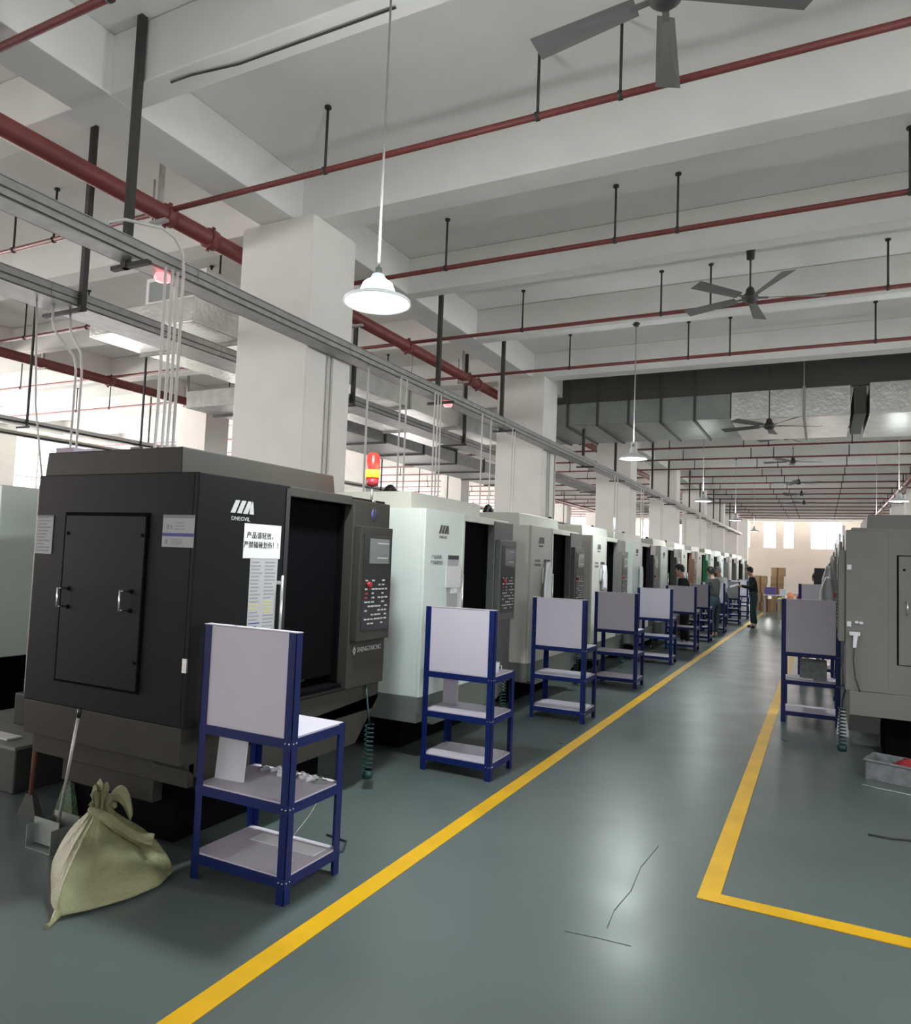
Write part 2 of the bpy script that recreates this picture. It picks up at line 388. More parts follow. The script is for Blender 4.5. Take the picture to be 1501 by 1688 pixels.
conduits('conduit', [[(-6.2, 4.06, 3.74), (-6.2, 4.06, 3.6), (-6.2, 4.1, 3.5), (-6.2, 4.30, 3.32), (-6.2, 4.32, 3.2), (-6.2, 4.32, 1.9)], [(-6.2, 4.22, 3.74), (-6.2, 4.24, 3.55), (-6.2, 4.36, 3.38), (-6.2, 4.38, 3.2), (-6.2, 4.38, 1.9)]], .011, 'pair of kinked white conduits below the second cable tray')
conduits('conduit', [[(-6.2, 3.9, 3.74), (-6.18, 3.95, 2.8), (-6.1, 4.05, 1.9)]], .008, 'single thin white cable hanging from the second cable tray')
conduits('conduit', [drop(-4.484, 5.86, 3.6, 0.01), drop(-4.484, 5.93, 3.6, 0.01)], .014, 'pair of white conduits on the aisle face of the first column')
conduits('conduit', [drop(-4.3, 6.32, 3.6, 0.01)], .012, 'single white conduit just behind the first column')
conduits('conduit', [drop(-4.2, y, 3.6, 0.01) for y in (6.82, 6.95, 7.62, 7.70, 7.78)], .010, 'bundle of thin white conduits above the second and third machines')
conduits('conduit', [drop(-4.2, y, 3.6, 0.01) for y in (9.0, 9.3, 10.1, 10.2)], .010, 'thin white conduits dropping above the fourth machine')
conduits('conduit', [drop(-4.484, 12.5, 3.6, 0.01), drop(-4.484, 12.6, 3.6, 0.01), drop(-4.484, 12.9, 3.6, 0.01)], .014, 'white conduits on the second column')
for k, (y, zz) in enumerate(((16.2, 0), (18.9, 0), (21.5, 0), (25.6, 0), (29.0, 0), (32.3, 0))):
    conduits('conduit', [drop(-4.2, y, 3.6, 0.01), drop(-4.2, y+.25, 3.6, 0.01)], .014, '%s white conduit pair below the long tray beyond the second column' % ['nearest', 'second', 'third', 'fourth', 'fifth', 'sixth'][k])
# conduit and hook on the underside of the first cross beam
o = MB().tube([(-4.2, 3.5, 4.935), (-4.0, 3.50, 4.935), (-3.6, 3.55, 4.935), (-2.34, 3.55, 4.935)], .008, 6).build('beam_conduit', m_rod, None, 0, (-3.3, 3.5, 4.935)); tag(o, 'thin dark cable fixed under the nearest ceiling beam, leading to the lit lamp', 'cable')

# ------------------------------------------------------------------ ducts
def duct(x0, x1, y0, y1, z0, z1, m, label, axis, step, fl=.03, straps=True):
    cx, cy = (x0+x1)/2, (y0+y1)/2
    t = empty('air_duct', (cx, cy, z0), 0, label, 'duct', 'rectangular ducts under the ceiling')
    MB().box(x0-cx, x1-cx, y0-cy, y1-cy, 0, z1-z0).build('duct_body', m, t, .01)
    a, b = (x0, x1) if axis == 'x' else (y0, y1); p = a+step*.4
    while p < b-.2:
        mb = MB(); q = p-(cx if axis == 'x' else cy); w_ = .022
        if axis == 'x':
            Y0, Y1 = y0-cy, y1-cy
            mb.box(q-w_, q+w_, Y0-fl, Y0, -fl, z1-z0+fl).box(q-w_, q+w_, Y1, Y1+fl, -fl, z1-z0+fl).box(q-w_, q+w_, Y0, Y1, -fl, 0).box(q-w_, q+w_, Y0, Y1, z1-z0, z1-z0+fl)
            mb.cyl((q, Y0-.015, z1-z0), (q, Y0-.015, ZS-z0), .012, 6)
        else:
            X0, X1 = x0-cx, x1-cx
            mb.box(X0-fl, X0, q-w_, q+w_, -fl, z1-z0+fl).box(X1, X1+fl, q-w_, q+w_, -fl, z1-z0+fl).box(X0, X1, q-w_, q+w_, -fl, 0).box(X0, X1, q-w_, q+w_, z1-z0, z1-z0+fl)
            mb.cyl((X1+.015, q, z1-z0), (X1+.015, q, ZS-z0), .012, 6)
        mb.build('flange', m_flange if m is not m_foil else m_galvd, t)
        p += step
    return t
duct(-5.5, -1.52, 14.0, 16.2, 4.35, 4.81, m_duct, 'wide grey sheet metal duct crossing the hall behind the second column', 'x', .62)
o = MB().box(-5.9, 5.9, -.04, .04, 0, .6).build('dark_panel', m_flange, None, 0, (0, 0, 0)); o.location = (0.5, 14.06, 4.815); tag(o, 'long dark panel filling the gap between the crossing duct and the ceiling', 'panel')  # dark panel added across the space between crossing duct and slab
duct(-1.50, .42, 13.95, 16.25, 4.30, 4.815, m_foil, 'foil-wrapped duct section right of the plain grey duct', 'x', 3)
duct(.47, .66, 14.05, 16.15, 4.33, 4.80, m_flange, 'short dark block in the gap between two foil-wrapped duct sections', 'x', 3)  # dark block added to stand for the dark gap between foil sections
duct(.70, 2.4, 13.87, 16.3, 4.28, 4.82, m_foil, 'foil-wrapped duct section at the far right edge', 'x', 3)
duct(-7.7, -6.02, 5.5, 13.9, 4.02, 4.30, m_foil, 'low foil-wrapped duct running lengthwise beyond the second cable tray', 'y', 1.9)
duct(-9.9, -8.4, 9.0, 22.0, 4.02, 4.32, m_galv, 'galvanised duct running lengthwise in the bay left of the columns', 'y', 1.7)
duct(-9.9, -6.04, 14.6, 16.4, 4.34, 4.62, m_galv, 'galvanised cross duct joining the two lengthwise ducts', 'x', 1.3)
t = empty('air_handling_unit', (-6.9, 6.3, 4.50), 0, 'beige boxy air handling unit with grilles above the low foil duct', 'air unit')
MB().box(-.5, .5, -.3, .3, 0, .36).build('casing', m_colm, t, .01)
for k in range(2): MB().box(.503-.5+.02-.45*k+.0, .503-.5+.40-.45*k, -.315, -.3, .06, .30).build('grille', m_duct, t)
for _x in (-.4, .4): MB().cyl((_x, 0, .36), (_x, 0, ZS-4.50), .012, 6).build('hanger_rod', m_rod, t)

# ------------------------------------------------------------------ pendant lamps
def lamp(x, y, label, power, top=ZB, glow=False):
    t = empty('pendant_lamp', (x, y, 3.04), 0, label, 'lamp', 'white pendant lamps')
    h = top-3.04
    MB().lathe([(.035, .17), (.05, .13), (.06, .085), (.11, .055), (.19, .02), (.195, .0), (.188, .0), (.18, .014), (.10, .045), (.05, .07), (.03, .1)], (0, 0, 0), 40).build('lamp_shade', m_shadel if glow else m_shade, t)
    MB().cyl((0, 0, .12), (0, 0, .21), .03, 16, r2=.018).build('lamp_holder', m_duct, t)
    if glow: MB().lathe([(.08, .062), (.10, .075), (.085, .115), (.05, .14), (.03, .15)], (0, 0, 0), 24).build('glowing_dome', m_lampg, t)
    MB().cyl((0, 0, .2), (0, 0, h-.03), .007, 8).build('cord', m_alu, t)
    MB().cyl((0, 0, h-.05), (0, 0, h), .035, 12).cyl((-.05, 0, h-.02), (.05, 0, h-.02), .012, 6).build('ceiling_rose', m_rod, t)
    MB().lathe([(0, .085), (.03, .08), (.05, .06), (.11, .035), (.165, .014), (.165, .008), (0, .004)], (0, 0, 0), 32).build('lit_panel', m_lampg, t)
    l = bpy.data.lights.new('lamp_light', 'SPOT'); l.energy = power; l.spot_size = math.radians(165); l.spot_blend = .5; l.color = (.90, 1, .98); l.shadow_soft_size = .12
    o = bpy.data.objects.new('lamp_light', l); C.objects.link(o); o.parent = t; o.location = (0, 0, -.02)
    l = bpy.data.lights.new('lamp_upward_glow', 'SPOT'); l.energy = power*.13; l.spot_size = math.radians(165); l.spot_blend = .6; l.color = (.95, 1, .98); l.shadow_soft_size = .15
    o = bpy.data.objects.new('lamp_upward_glow', l); C.objects.link(o); o.parent = t; o.location = (.0, 0, .24); o.rotation_euler = (math.pi, 0, 0)
    return t
lamp(-2.29, 3.42, 'brightly lit white pendant lamp in front of the first column', 300, glow=True)
for _y in (3.42, 9.9): lamp(1.35, _y, 'white pendant lamp right of the aisle, %s, outside the view' % ('near the camera' if _y < 5 else 'farther ahead'), 230, ZB)
lamp(-2.32, 9.9, 'white pendant lamp on a long cord, second along the aisle', 200)
for k, y in enumerate((16.65, 23.35, 30.05)): lamp(-2.35, y, 'small distant pendant lamp over the left row, %s behind the second column' % ['first', 'second', 'third'][k], 200, ZB)
for k, y in enumerate((16.7, 23.4)): lamp(1.35, y, ['white pendant lamp above the right machine row at the right edge', 'farther white pendant lamp above the right machine row'][k], 200, ZS)

# ------------------------------------------------------------------ ceiling fans
def fan(x, y, label, a0, hz=4.79):
    t = empty('ceiling_fan', (x, y, hz), 0, label, 'fan', 'dark ceiling fans in a row over the aisle')
    h = ZS-hz
    MB().lathe([(0, -.07), (.05, -.065), (.09, -.03), (.095, .0), (.08, .03), (.055, .05), (.045, .10), (.02, .13), (0, .13)], (0, 0, 0), 24).build('motor', m_fan, t)
    MB().cyl((0, 0, .12), (0, 0, h-.05), .010, 8).build('down_rod', m_fan, t)
    MB().lathe([(0, h-.17), (.045, h-.165), (.05, h-.06), (.075, h-.02), (.075, h), (0, h)], (0, 0, 0), 20).build('canopy', m_fan, t)
    for k in range(5):
        a = a0+2*math.pi*k/5; c, s_ = math.cos(a), math.sin(a)
        def P(r, q, z): return (r*c-q*s_, r*s_+q*c, z)
        mb = MB().hexa([P(.07, -.02, -.012), P(.2, -.02, -.012), P(.2, .02, -.012), P(.07, .02, -.012), P(.07, -.02, 0), P(.2, -.02, 0), P(.2, .02, 0), P(.07, .02, 0)])
        mb.hexa([P(.17, -.05, -.022), P(.82, -.085, -.022), P(.82, .075, .012), P(.17, .05, .012), P(.17, -.05, -.018), P(.82, -.085, -.018), P(.82, .075, .016), P(.17, .05, .016)])
        mb.build('blade', m_blade, t)
fan(-.80, 3.93, 'ceiling fan at the upper edge of the view, its grey blades nearest the camera', math.radians(100))
fan(-.775, 8.98, 'dark ceiling fan hanging whole in view before the foil-wrapped duct', math.radians(15))
fan(-.82, 13.3, 'dark ceiling fan on a long rod, in front of the foil-wrapped duct', .3, 4.05)
for k, y in enumerate((18.9, 23.2, 28.9, 33.2, 37.6)):
    fan(-.78, y, 'distant dark ceiling fan, %s one beyond the crossing duct' % ['first', 'second', 'third', 'fourth', 'fifth', 'sixth', 'seventh'][k], k*.4)

# ------------------------------------------------------------------ machining centres
def coil(c, r, z0, z1, turns, th=.006, n=14):
    pts = []; N = turns*n
    for i in range(N+1):
        a = 2*math.pi*i/n; pts.append((c[0]+r*math.cos(a), c[1]+r*math.sin(a), z1+(z0-z1)*i/N))
    return pts
def machine(x, y, label, body, front, cap, base, column, s=1, zb=.5, dark=False, beacon=None, arch=True, detail=True, papers=0, group='machining centres of the left row'):
    """local frame: front face at x=0 looking +x (s=-1 mirrors), near side at y=0."""
    t = empty('machining_center', (x, y, 0), 0, label, 'machine', group)
    X = lambda a, b: (min(a*s, b*s), max(a*s, b*s))
    D, W = -1.27, 1.79
    def bx(mb, a, b, y0, y1, z0, z1, mi=0): u, v = X(a, b); return mb.box(u, v, y0, y1, z0, z1, mi)
    # enclosure: material 0 side, 1 front, 2 interior
    mb = MB()
    bx(mb, D, -.03, 0, .04, zb, 1.985); bx(mb, D, -.03, W-.04, W, zb, 1.985)
    bx(mb, D, D+.04, .04, W-.04, zb, 1.985, 0); bx(mb, D+.04, -.03, .04, W-.04, 1.945, 1.985, 0)
    bx(mb, D+.04, -.03, .04, W-.04, zb, zb+.04, 2)
    bx(mb, D+.04, D+.05, .05, W-.05, zb+.04, 1.94, 2); bx(mb, D+.05, -.06, .045, .055, zb+.04, 1.94, 2); bx(mb, D+.05, -.06, 1.33, 1.345, zb+.04, 1.94, 2)
    bx(mb, -.03, 0, .0, .70, zb, 1.985, 1); bx(mb, -.03, 0, .70, 1.34, 1.925, 1.985, 3); bx(mb, -.03, 0, .70, 1.34, zb, .72, 1); bx(mb, -.05, -.028, .70, .715, .72, 1.925, 2)
    mb.build('enclosure', [body, front, m_black, cap], t, .006)
    if detail:
        mb = MB(); u, v = X(-.12, -.10); mb.box(u, v, .74, 1.32, .80, 1.92); mb.build('inner_door', m_black, t)
        mb = MB(); bx(mb, -.75, -.25, .45, 1.25, zb+.04, .88); bx(mb, -.6, -.35, .6, 1.1, .88, .93); mb.build('work_table', m_flange, t, .01)
        mb = MB().cyl((-.5*s, .85, 1.35), (-.5*s, .85, 1.6), .07, 16).cyl((-.5*s, .85, 1.22), (-.5*s, .85, 1.35), .035, 12); mb.build('spindle', m_flange, t)
        mb = MB().cyl((-.03*s, .80, .95), (-.33*s, 1.12, .80), .009, 6); mb.build('coolant_pipe', m_steel, t)
        mb = MB(); bx(mb, 0.0, .035, .62, .64, 1.07, 1.09); bx(mb, 0, .035, .62, .64, 1.41, 1.43); mb.cyl((.035*s, .63, 1.03), (.035*s, .63, 1.46), .009, 10); mb.build('door_handle', m_steel, t)
        mb = MB(); bx(mb, 0, .006, .665, .70, zb+.03, 1.97); mb.build('door_edge', cap if not dark else m_blackp, t)
    # roof cover
    mb = MB(); u, v = X(D+.0, -.16)
    mb.hexa([(u, .03, 1.985), (v, .03, 1.985), (v, 1.36, 1.985), (u, 1.36, 1.985), (u+.01, .035, 2.125), (v-.01, .035, 2.125), (v-.01, 1.345, 2.125), (u+.01, 1.345, 2.125)])
    mb.build('roof_cover', cap, t, .006)
    # control column
    mb = MB(); bx(mb, -.30, .012, 1.345, 1.796, zb, 1.965); mb.build('control_column', column, t, .008)
    p = MB(); bx(p, .012, .065, 1.36, 1.76, 1.02, 1.79); p = p.build('control_panel', column, t, .006)
    q = MB(); bx(q, .065, .069, 1.40, 1.735, 1.09, 1.735); q.build('panel_inset', m_blackp, p)
    q = MB(); bx(q, .069, .073, 1.47, 1.71, 1.54, 1.71); bx(q, .073, .074, 1.56, 1.70, 1.675, 1.682, 1); bx(q, .073, .074, 1.56, 1.69, 1.575, 1.583, 1); q.build('screen', [m_screen, m_btn], p)
    if detail:
        q = MB(); rnd = random.Random(3)
        for r in range(11):
            for c in range(7):
                if rnd.random() < .45: continue
                yy = 1.43+c*.041; zz = 1.13+r*.029
                bx(q, .069, .074, yy, yy+.02+.012*rnd.random(), zz, zz+.010, 1 if (r > 5 and c < 2 and rnd.random() < .5) else 0)
        q.cyl((.069*s, 1.46, 1.40), (.095*s, 1.46, 1.40), .018, 12, 1)
        q.build('buttons', [m_btn, m_btnr], p)
    # base and pedestal
    mb = MB(); u, v = X(D+.02, -.02)
    lo = zb-.20
    mb.box(u, v, .0, W, lo, zb) if not dark else mb.box(u, v, .0, W, .52, zb)
    mb.prism([(.10, lo+.01), (W-.02, lo+.01), (1.53, .24 if not dark else .32), (.28, .24 if not dark else .32)] if not dark else [(.02, .52), (W+.01, .52+.1), (W+.01, .6), (1.53, .32), (.25, .32)], 'x', *X(-.25, -.02))
    if dark: mb.box(u+.05*0, v-.0, .06, .10, .40, .52)
    mb.build('base_skirt', base, t, .004)
    mb = MB(); bx(mb, -1.15, -.30, .25, 1.5, 0.02, .45); 
    for a, b in ((-1.05, .35), (-1.05, 1.4), (-.4, .35), (-.4, 1.4)): mb.cyl((a*s, b, 0), (a*s, b, .04), .05, 12)
    mb.build('pedestal', m_black, t)
    mb = MB(); bx(mb, -1.0, -.28, .0+.08, .14, .28, .40); mb.build('drip_pan', base, t)
    if detail:
        mb = MB().tube(coil((.03*s, 1.62, 0), .028, .12, .44, 11), .006, 6).tube([(0, 1.6, zb), (.03*s, 1.6, .50), (.03*s, 1.62, .44)], .007, 6).lathe([(0, .07), (.035, .075), (.04, .11), (.03, .13)], (.03*s, 1.62, 0), 12); mb.build('coiled_air_hose', m_coil, t)
    # logo: four slanted bars and a maker's line
    lg = m_btn if dark else m_flange
    q = MB(); zt, zl = 1.865, 1.795
    for k in range(3):
        y0_ = .225+.047*k; e = .035
        u, v = X(.0005, .003); q.hexa([(u, y0_, zl), (v, y0_, zl), (v, y0_+.034, zl), (u, y0_+.034, zl), (u, y0_+e, zt), (v, y0_+e, zt), (v, y0_+e+.032, zt), (u, y0_+e+.032, zt)])
    u, v = X(.0005, .003); q.hexa([(u, .366, zl), (v, .366, zl), (v, .402, zl), (u, .402, zl), (u, .385-.008, zt), (v, .385-.008, zt), (v, .392, zt), (u, .392, zt)])
    q.build('logo', lg, t)
    mx = at(FX, (.001, .305, 1.765)) if s > 0 else at(Matrix(((0,0,-1,0),(-1,0,0,0),(0,1,0,0),(0,0,0,1))), (-.001, .305, 1.765))
    if y < 15: text('DNEGVIL', .030, lg, t, mx, sx=1.15)
    if arch:
        n = 12; ax, ay = -1.0*s, 1.05
        pts = [(ax, ay-.13+.26*i/n, 2.12+.145*math.sin(math.pi*i/n)) for i in range(n+1)]
        MB().tube(pts, .034, 10).build('hose_arch', m_rub, t)
    if beacon == 'red':
        b = MB().cyl((-.05*s, 1.64, 1.965), (-.05*s, 1.64, 2.08), .010, 8).cyl((-.05*s, 1.64, 1.965), (-.05*s, 1.64, 1.985), .03, 12).build('beacon', m_duct, t)
        MB().lathe([(0, .245), (.028, .24), (.046, .22), (.048, .14), (.048, .06), (0, .06)], (-.05*s, 1.64, 2.08), 20, 0).build('beacon_cover', m_beac, b)
        MB().lathe([(0, .15), (.03, .10), (.049, .075), (.049, .12), (.0505, .12), (.0505, .065), (0, .065)], (-.05*s, 1.64, 2.08), 20, 0).build('beacon_flame', m_beaco, b)
        MB().lathe([(0, .06), (.045, .06), (.04, .01), (.012, 0), (0, 0)], (-.05*s, 1.64, 2.08), 20, 0).build('beacon_foot', m_btnr, b)
        l = bpy.data.lights.new('beacon_light', 'POINT'); l.energy = 2.5; l.color = (1, .12, .06); l.shadow_soft_size = .05
        o = bpy.data.objects.new('beacon_light', l); C.objects.link(o); o.parent = t; o.location = (.03*s, 1.64, 2.22)
    elif beacon == 'white':
        b = MB().cyl((-.1*s, 1.5, 1.965), (-.1*s, 1.5, 2.2), .012, 8).cyl((-.1*s, 1.5, 2.1), (-.1*s, 1.5, 2.32), .02, 12).build('signal_tower', m_clwh, t)
    if papers:
        q = MB(); u, v = X(.001, .003)
        q.box(u, v, .335, .635, 1.555, 1.745).build('notice_sheet', m_paper, t) if papers == 1 else None
        if papers == 1:
            n1 = FX
            text('产品请轻放，', .040, m_ink, t, at(n1, (.004, .475, 1.68)))
            text('严禁磕碰划伤！！', .038, m_ink, t, at(n1, (.004, .488, 1.628)))
            q = MB().box(.001, .0025, .395, .62, 1.02, 1.553, 0)
            rnd = random.Random(5)
            for k in range(26):
                z = 1.035+k*.0198
                for c in (0, 1):
                    y0_ = .405+c*.11; mi = 1
                    if 11 <= k <= 15: mi = 2 if rnd.random() < .5 else 1
                    if k < 9 and rnd.random() < .4: mi = 3
                    q.box(.0025, .0030, y0_, y0_+.06+.03*rnd.random(), z, z+.007, mi)
            q.build('instruction_strip', [m_paperg, m_inkg, m_inky, m_inkb], t)
            # sheets on the side facing the camera
            q = MB().box(-1.265, -1.115, -.003, -.001, 1.535, 1.755, 0)
            for k in range(11):
                q.box(-1.25, -1.25+.06+.06*rnd.random(), -.0036, -.003, 1.55+k*.019, 1.556+k*.019, 1)
            q.box(-1.265, -1.115, -.0034, -.003, 1.745, 1.755, 1)
            q.build('notice_sheet', [m_paperg, m_inkg], t)
            q = MB().box(-.235, -.012, -.003, -.001, 1.60, 1.765, 0).box(-.235, -.012, -.0036, -.003, 1.748, 1.765, 1).box(-.235, -.012, -.0036, -.003, 1.655, 1.672, 2)
            for k in range(3): q.box(-.15, -.08, -.0036, -.003, 1.69+k*.016, 1.694+k*.016, 3).box(-.17, -.09, -.0036, -.003, 1.615+k*.011, 1.619+k*.011, 3)
            q.box(-.205, -.190, -.0036, -.003, 1.69, 1.715, 3).box(-.178, -.168, -.0036, -.003, 1.692, 1.712, 3).box(-.21, -.195, -.0036, -.003, 1.615, 1.64, 3)
            q.build('safety_label', [m_paperg, m_inkg, m_inkb, m_inkg], t)
        else:
            text('产品请轻放，', .034, m_inkg, t, at(FX, (.002, .22, 1.60)) if s > 0 else at(FX, (0, 0, 1.6)))
            text('严禁磕碰划伤！', .034, m_inkg, t, at(FX, (.002, .22, 1.555)) if s > 0 else at(FX, (0, 0, 1.55)))
            q = MB().box(.001, .004, .40, .60, .95, 1.62, 0).box(.004, .005, .40, .60, 1.585, 1.62, 1).box(.004, .014, .36, .64, 1.35, 1.53, 2).box(.004, .010, .46, .58, 1.30, 1.36, 2)
            q.build('notice_sheet', [m_paperg, m_ink, m_paper], t)
    return t

def side_door(t, y, x0, x1, z0, z1, handles, m, e=.014):
    p = MB().box(x0, x1, y-.004, y-.001, z0, z1, 0)   # dark joint
    p = p.build('door_joint', m_black, t)
    d = MB().box(x0+e*2, x1-e*.8, y-.016, y-.004, z0+e, z1-e*1.4).build('side_door', m, t, .003)
    for hx, hz in handles:
        h = MB().cyl((hx, y-.05, hz-.055), (hx, y-.05, hz+.055), .006, 8)
        h.cyl((hx, y-.05, hz-.05), (hx, y-.016, hz-.05), .005, 6).cyl((hx, y-.05, hz+.05), (hx, y-.016, hz+.05), .005, 6)
        h.build('handle', m_steel, d)
        MB().cyl((hx+.045, y-.020, hz+.05), (hx+.045, y-.016, hz+.05), .012, 10).cyl((hx+.045, y-.020, hz-.05), (hx+.045, y-.016, hz-.05), .012, 10).build('bolt', m_black, d)
    for bx_, bz in ((x1-.03, z1-.12), (x1-.03, z0+.16), (x0+.05, z1-.12)): MB().cyl((bx_, y-.019, bz), (bx_, y-.016, bz), .01, 10).build('bolt', m_black, d)

m1 = machine(-2.80, 2.66, 'charcoal machining centre in the left foreground, open dark door and printed notices', m_char, m_char, m_warmg, m_warmg, m_warmg, zb=.705, dark=True, beacon='red', arch=False, papers=1)
side_door(m1, 0, -1.01, -.335, .835, 1.775, [(-.965, 1.30), (-.465, 1.31)], m_char)
MB().box(-2.12, -1.30, .55, 1.6, .56, 2.0).build('rear_cabinet', m_greyb, m1, .006)
MB().cyl((-1.16, .25, 2.10), (-1.16, .25, 2.17), .05, 12).box(-1.26, -1.1, .08, .3, 2.04, 2.16).build('rear_fan_cover', mat('faded_violet_cover', (.25, .2, .26), .5), m1)
MB().box(-.03, -.0, -.012, -.002, .98, 1.05).build('side_catch', m_steel, m1)
# emblem and maker's plate on the control column
q = MB().lathe([(0, 0), (.034, 0), (.034, .002), (0, .002)], (0, 0, 0), 24)
q.b.transform(Matrix.Translation((.013, 1.585, 1.88)) @ Matrix.Rotation(math.radians(90), 4, 'Y') @ Matrix.Diagonal((1.25, 1, 1, 1)))
q.box(.0125, .017, 1.572, 1.592, 1.84, 1.925, 1)
q.build('emblem', [m_inkb, m_warmg], m1)
q = MB().prism([(1.40, .955), (1.418, .925), (1.436, .955), (1.418, .985)], 'x', .0125, .015, 0).prism([(1.411, .955), (1.418, .943), (1.425, .955), (1.418, .967)], 'x', .015, .0155, 1)
q.build('logo', [m_btn, m_warmg], m1)
text('SHENGTAICNC', .045, m_btn, m1, at(FX, (.013, 1.60, .955)), sx=.95)

machine(-2.80, 5.01, 'white machining centre, second in the left row, black arched hose on its roof', m_white, m_white, m_cream, m_greyb, m_dkcol, papers=2)
machine(-2.80, 7.36, 'pale machining centre, third in the left row, a small round badge on its roof cover', m_cream, m_beig, m_cream, m_greyb, m_dkcol, papers=2)
machine(-2.80, 9.71, 'pale grey machining centre, fourth in the left row, white signal tower on top', m_beig, m_cream, m_cream, m_greyb, m_midg, beacon='white', papers=2)
cfg = [(m_white, m_white, m_cream, m_blackp), (m_cream, m_white, m_cream, m_greyb), (m_beig, m_beig, m_cream, m_brown), (m_beig, m_cream, m_cream, m_green), (m_cream, m_white, m_cream, m_midg), (m_white, m_white, m_cream, m_greyb), (m_cream, m_cream, m_cream, m_midg), (m_beig, m_cream, m_cream, m_blackp), (m_cream, m_white, m_cream, m_greyb)]
nm = ['fifth', 'sixth', 'seventh', 'eighth', 'ninth', 'tenth', 'eleventh', 'twelfth', 'thirteenth']
ad = {6: ', brown control column', 7: ', control column painted with green lamplight'}
for k, (b, f, c, col) in enumerate(cfg):
    i = 4+k
    machine(-2.80, 2.66+2.35*i, 'distant pale machining centre, %s in the left row%s' % (nm[k], ad.get(i, '')), b, f, c, m_greyb, col, detail=i < 7, arch=i < 8)
# badge on the third machine's roof cover
# right row, turned round to face the aisle
def rmachine(x, y, *a, **k):
    t = machine(x, y, *a, **k); t.location.y = y+1.79; t.rotation_euler.z = math.pi; return t
FLIP = Matrix.Translation((0, 1.79, 0)) @ Matrix.Rotation(math.pi, 4, 'Z')
def flipped(fn):
    before = set(bpy.data.objects); fn()
    for o in set(bpy.data.objects)-before: o.data.transform(FLIP)
r1 = rmachine(.19, 7.0, 'mid grey machining centre at the right edge, white switches on its corner', m_midg, m_midg, m_midg, m_midg, m_midg, zb=.62, arch=False, group='machining centres of the right row')
flipped(lambda: side_door(r1, 0, .36, 1.06, .86, 1.76, [(.43, 1.33)], m_midg, .006))
for zz in (1.647, 1.172): flipped(lambda: MB().box(-.004, .03, -.03, -.001, zz-.022, zz+.022).build('corner_switch', m_clwh, r1, .004))
flipped(lambda: MB().box(.055, .085, -.03, -.001, 1.18, 1.20).box(.09, .118, -.03, -.001, 1.175, 1.198).build('socket', m_clwh, r1, .004))
names = ['second', 'third', 'fourth', 'fifth', 'sixth']
for k in range(5):
    rmachine(.19, 9.7+2.6*k, 'machining centre of the right row, %s one counted from the mid grey one' % names[k], [m_cream, m_beig][k % 2], [m_white, m_cream][k % 2], m_cream, m_greyb, m_midg, arch=False, beacon='white' if k else None, detail=k < 1, group='machining centres of the right row')
# pale machines of the next row, seen left of the charcoal one
t = empty('machine_cabinet', (-6.75, 3.55, 0), 0, 'pale green-white machine cabinet at the left edge behind the charcoal machine', 'machine')
MB().box(-.85, .85, 0, 1.7, .66, 2.05).build('cabinet_body', m_white, t, .01)
MB().box(-.84, .84, -.006, -.001, 1.66, 1.668).box(-.84, .84, -.006, -.001, 1.10, 1.106).build('panel_joint', m_flange, t)
MB().box(.72, .78, -.05, -.004, 1.34, 1.44).build('latch', m_blackp, t, .005)
MB().box(-.7, .7, .15, 1.6, 0, .66).build('base', m_black, t)
for k in range(3):
    t = empty('machine_cabinet', (-6.95, 6.6+3*k, 0), 0, 'pale machine cabinet in the row left of the charcoal machine, %s farther back' % ['first', 'second', 'third'][k], 'machine')
    MB().box(-.85, .85, 0, 1.8, .5, 2.0).build('cabinet_body', m_cream, t, .01); MB().box(-.8, .8, .1, 1.7, 0, .5).build('base', m_black, t)

# ------------------------------------------------------------------ blue racks
def rack(x, y, label, rear_h=.745, boards=True, H=1.225, wdt=.575, dep=.42, group='blue angle-steel racks with white boards', seen=True):
    t = empty('tool_rack', (x, y, 0), 0, label, 'rack', group)
    def post(px, py, sx, sy, h):
        mb = MB()
        a, b = sorted((px, px+sx*.045)); mb.box(a, b, min(py, py+sy*.003), max(py, py+sy*.003), 0, h)
        a, b = sorted((py, py+sy*.045)); mb.box(min(px, px+sx*.003), max(px, px+sx*.003), a, b, 0, h)
        mb.build('post', m_blue, t)
    post(0, 0, 1, 1, H); post(wdt, 0, -1, 1, H); post(0, dep, 1, -1, rear_h); post(wdt, dep, -1, -1, rear_h)
    for k, z in enumerate((.12, .445, .74)):
        mb = MB()
        for a in (.003, dep-.006): mb.box(.003, wdt-.003, a, a+.003, z-.045, z-.002)
        for a in (.003, wdt-.006): mb.box(a, a+.003, .003, dep-.003, z-.045, z-.002)
        mb.box(0.0, wdt, -.0015, .0, z-.045, z-.001); mb.box(wdt, wdt+.0015, 0, dep, z-.045, z-.001)
        if seen:
            for a in (.01, .032): mb.cyl((wdt-a, -.006, z-.02), (wdt-a, 0, z-.02), .004, 6, 1).cyl((wdt+.006, a, z-.02), (wdt, a, z-.02), .004, 6, 1)
        mb.build('shelf_frame', [m_blue, m_steel], t)
        MB().box(.006, wdt-.006, .006, dep-.006, z-.004, z+.006).build('shelf_board', m_board, t)
    MB().box(.04, wdt-.045, .004, .012, .745, H-.003).box(-.004, wdt+.002, -.001, .045, H-.001, H+.003).build('back_board', m_board, t)
    return t
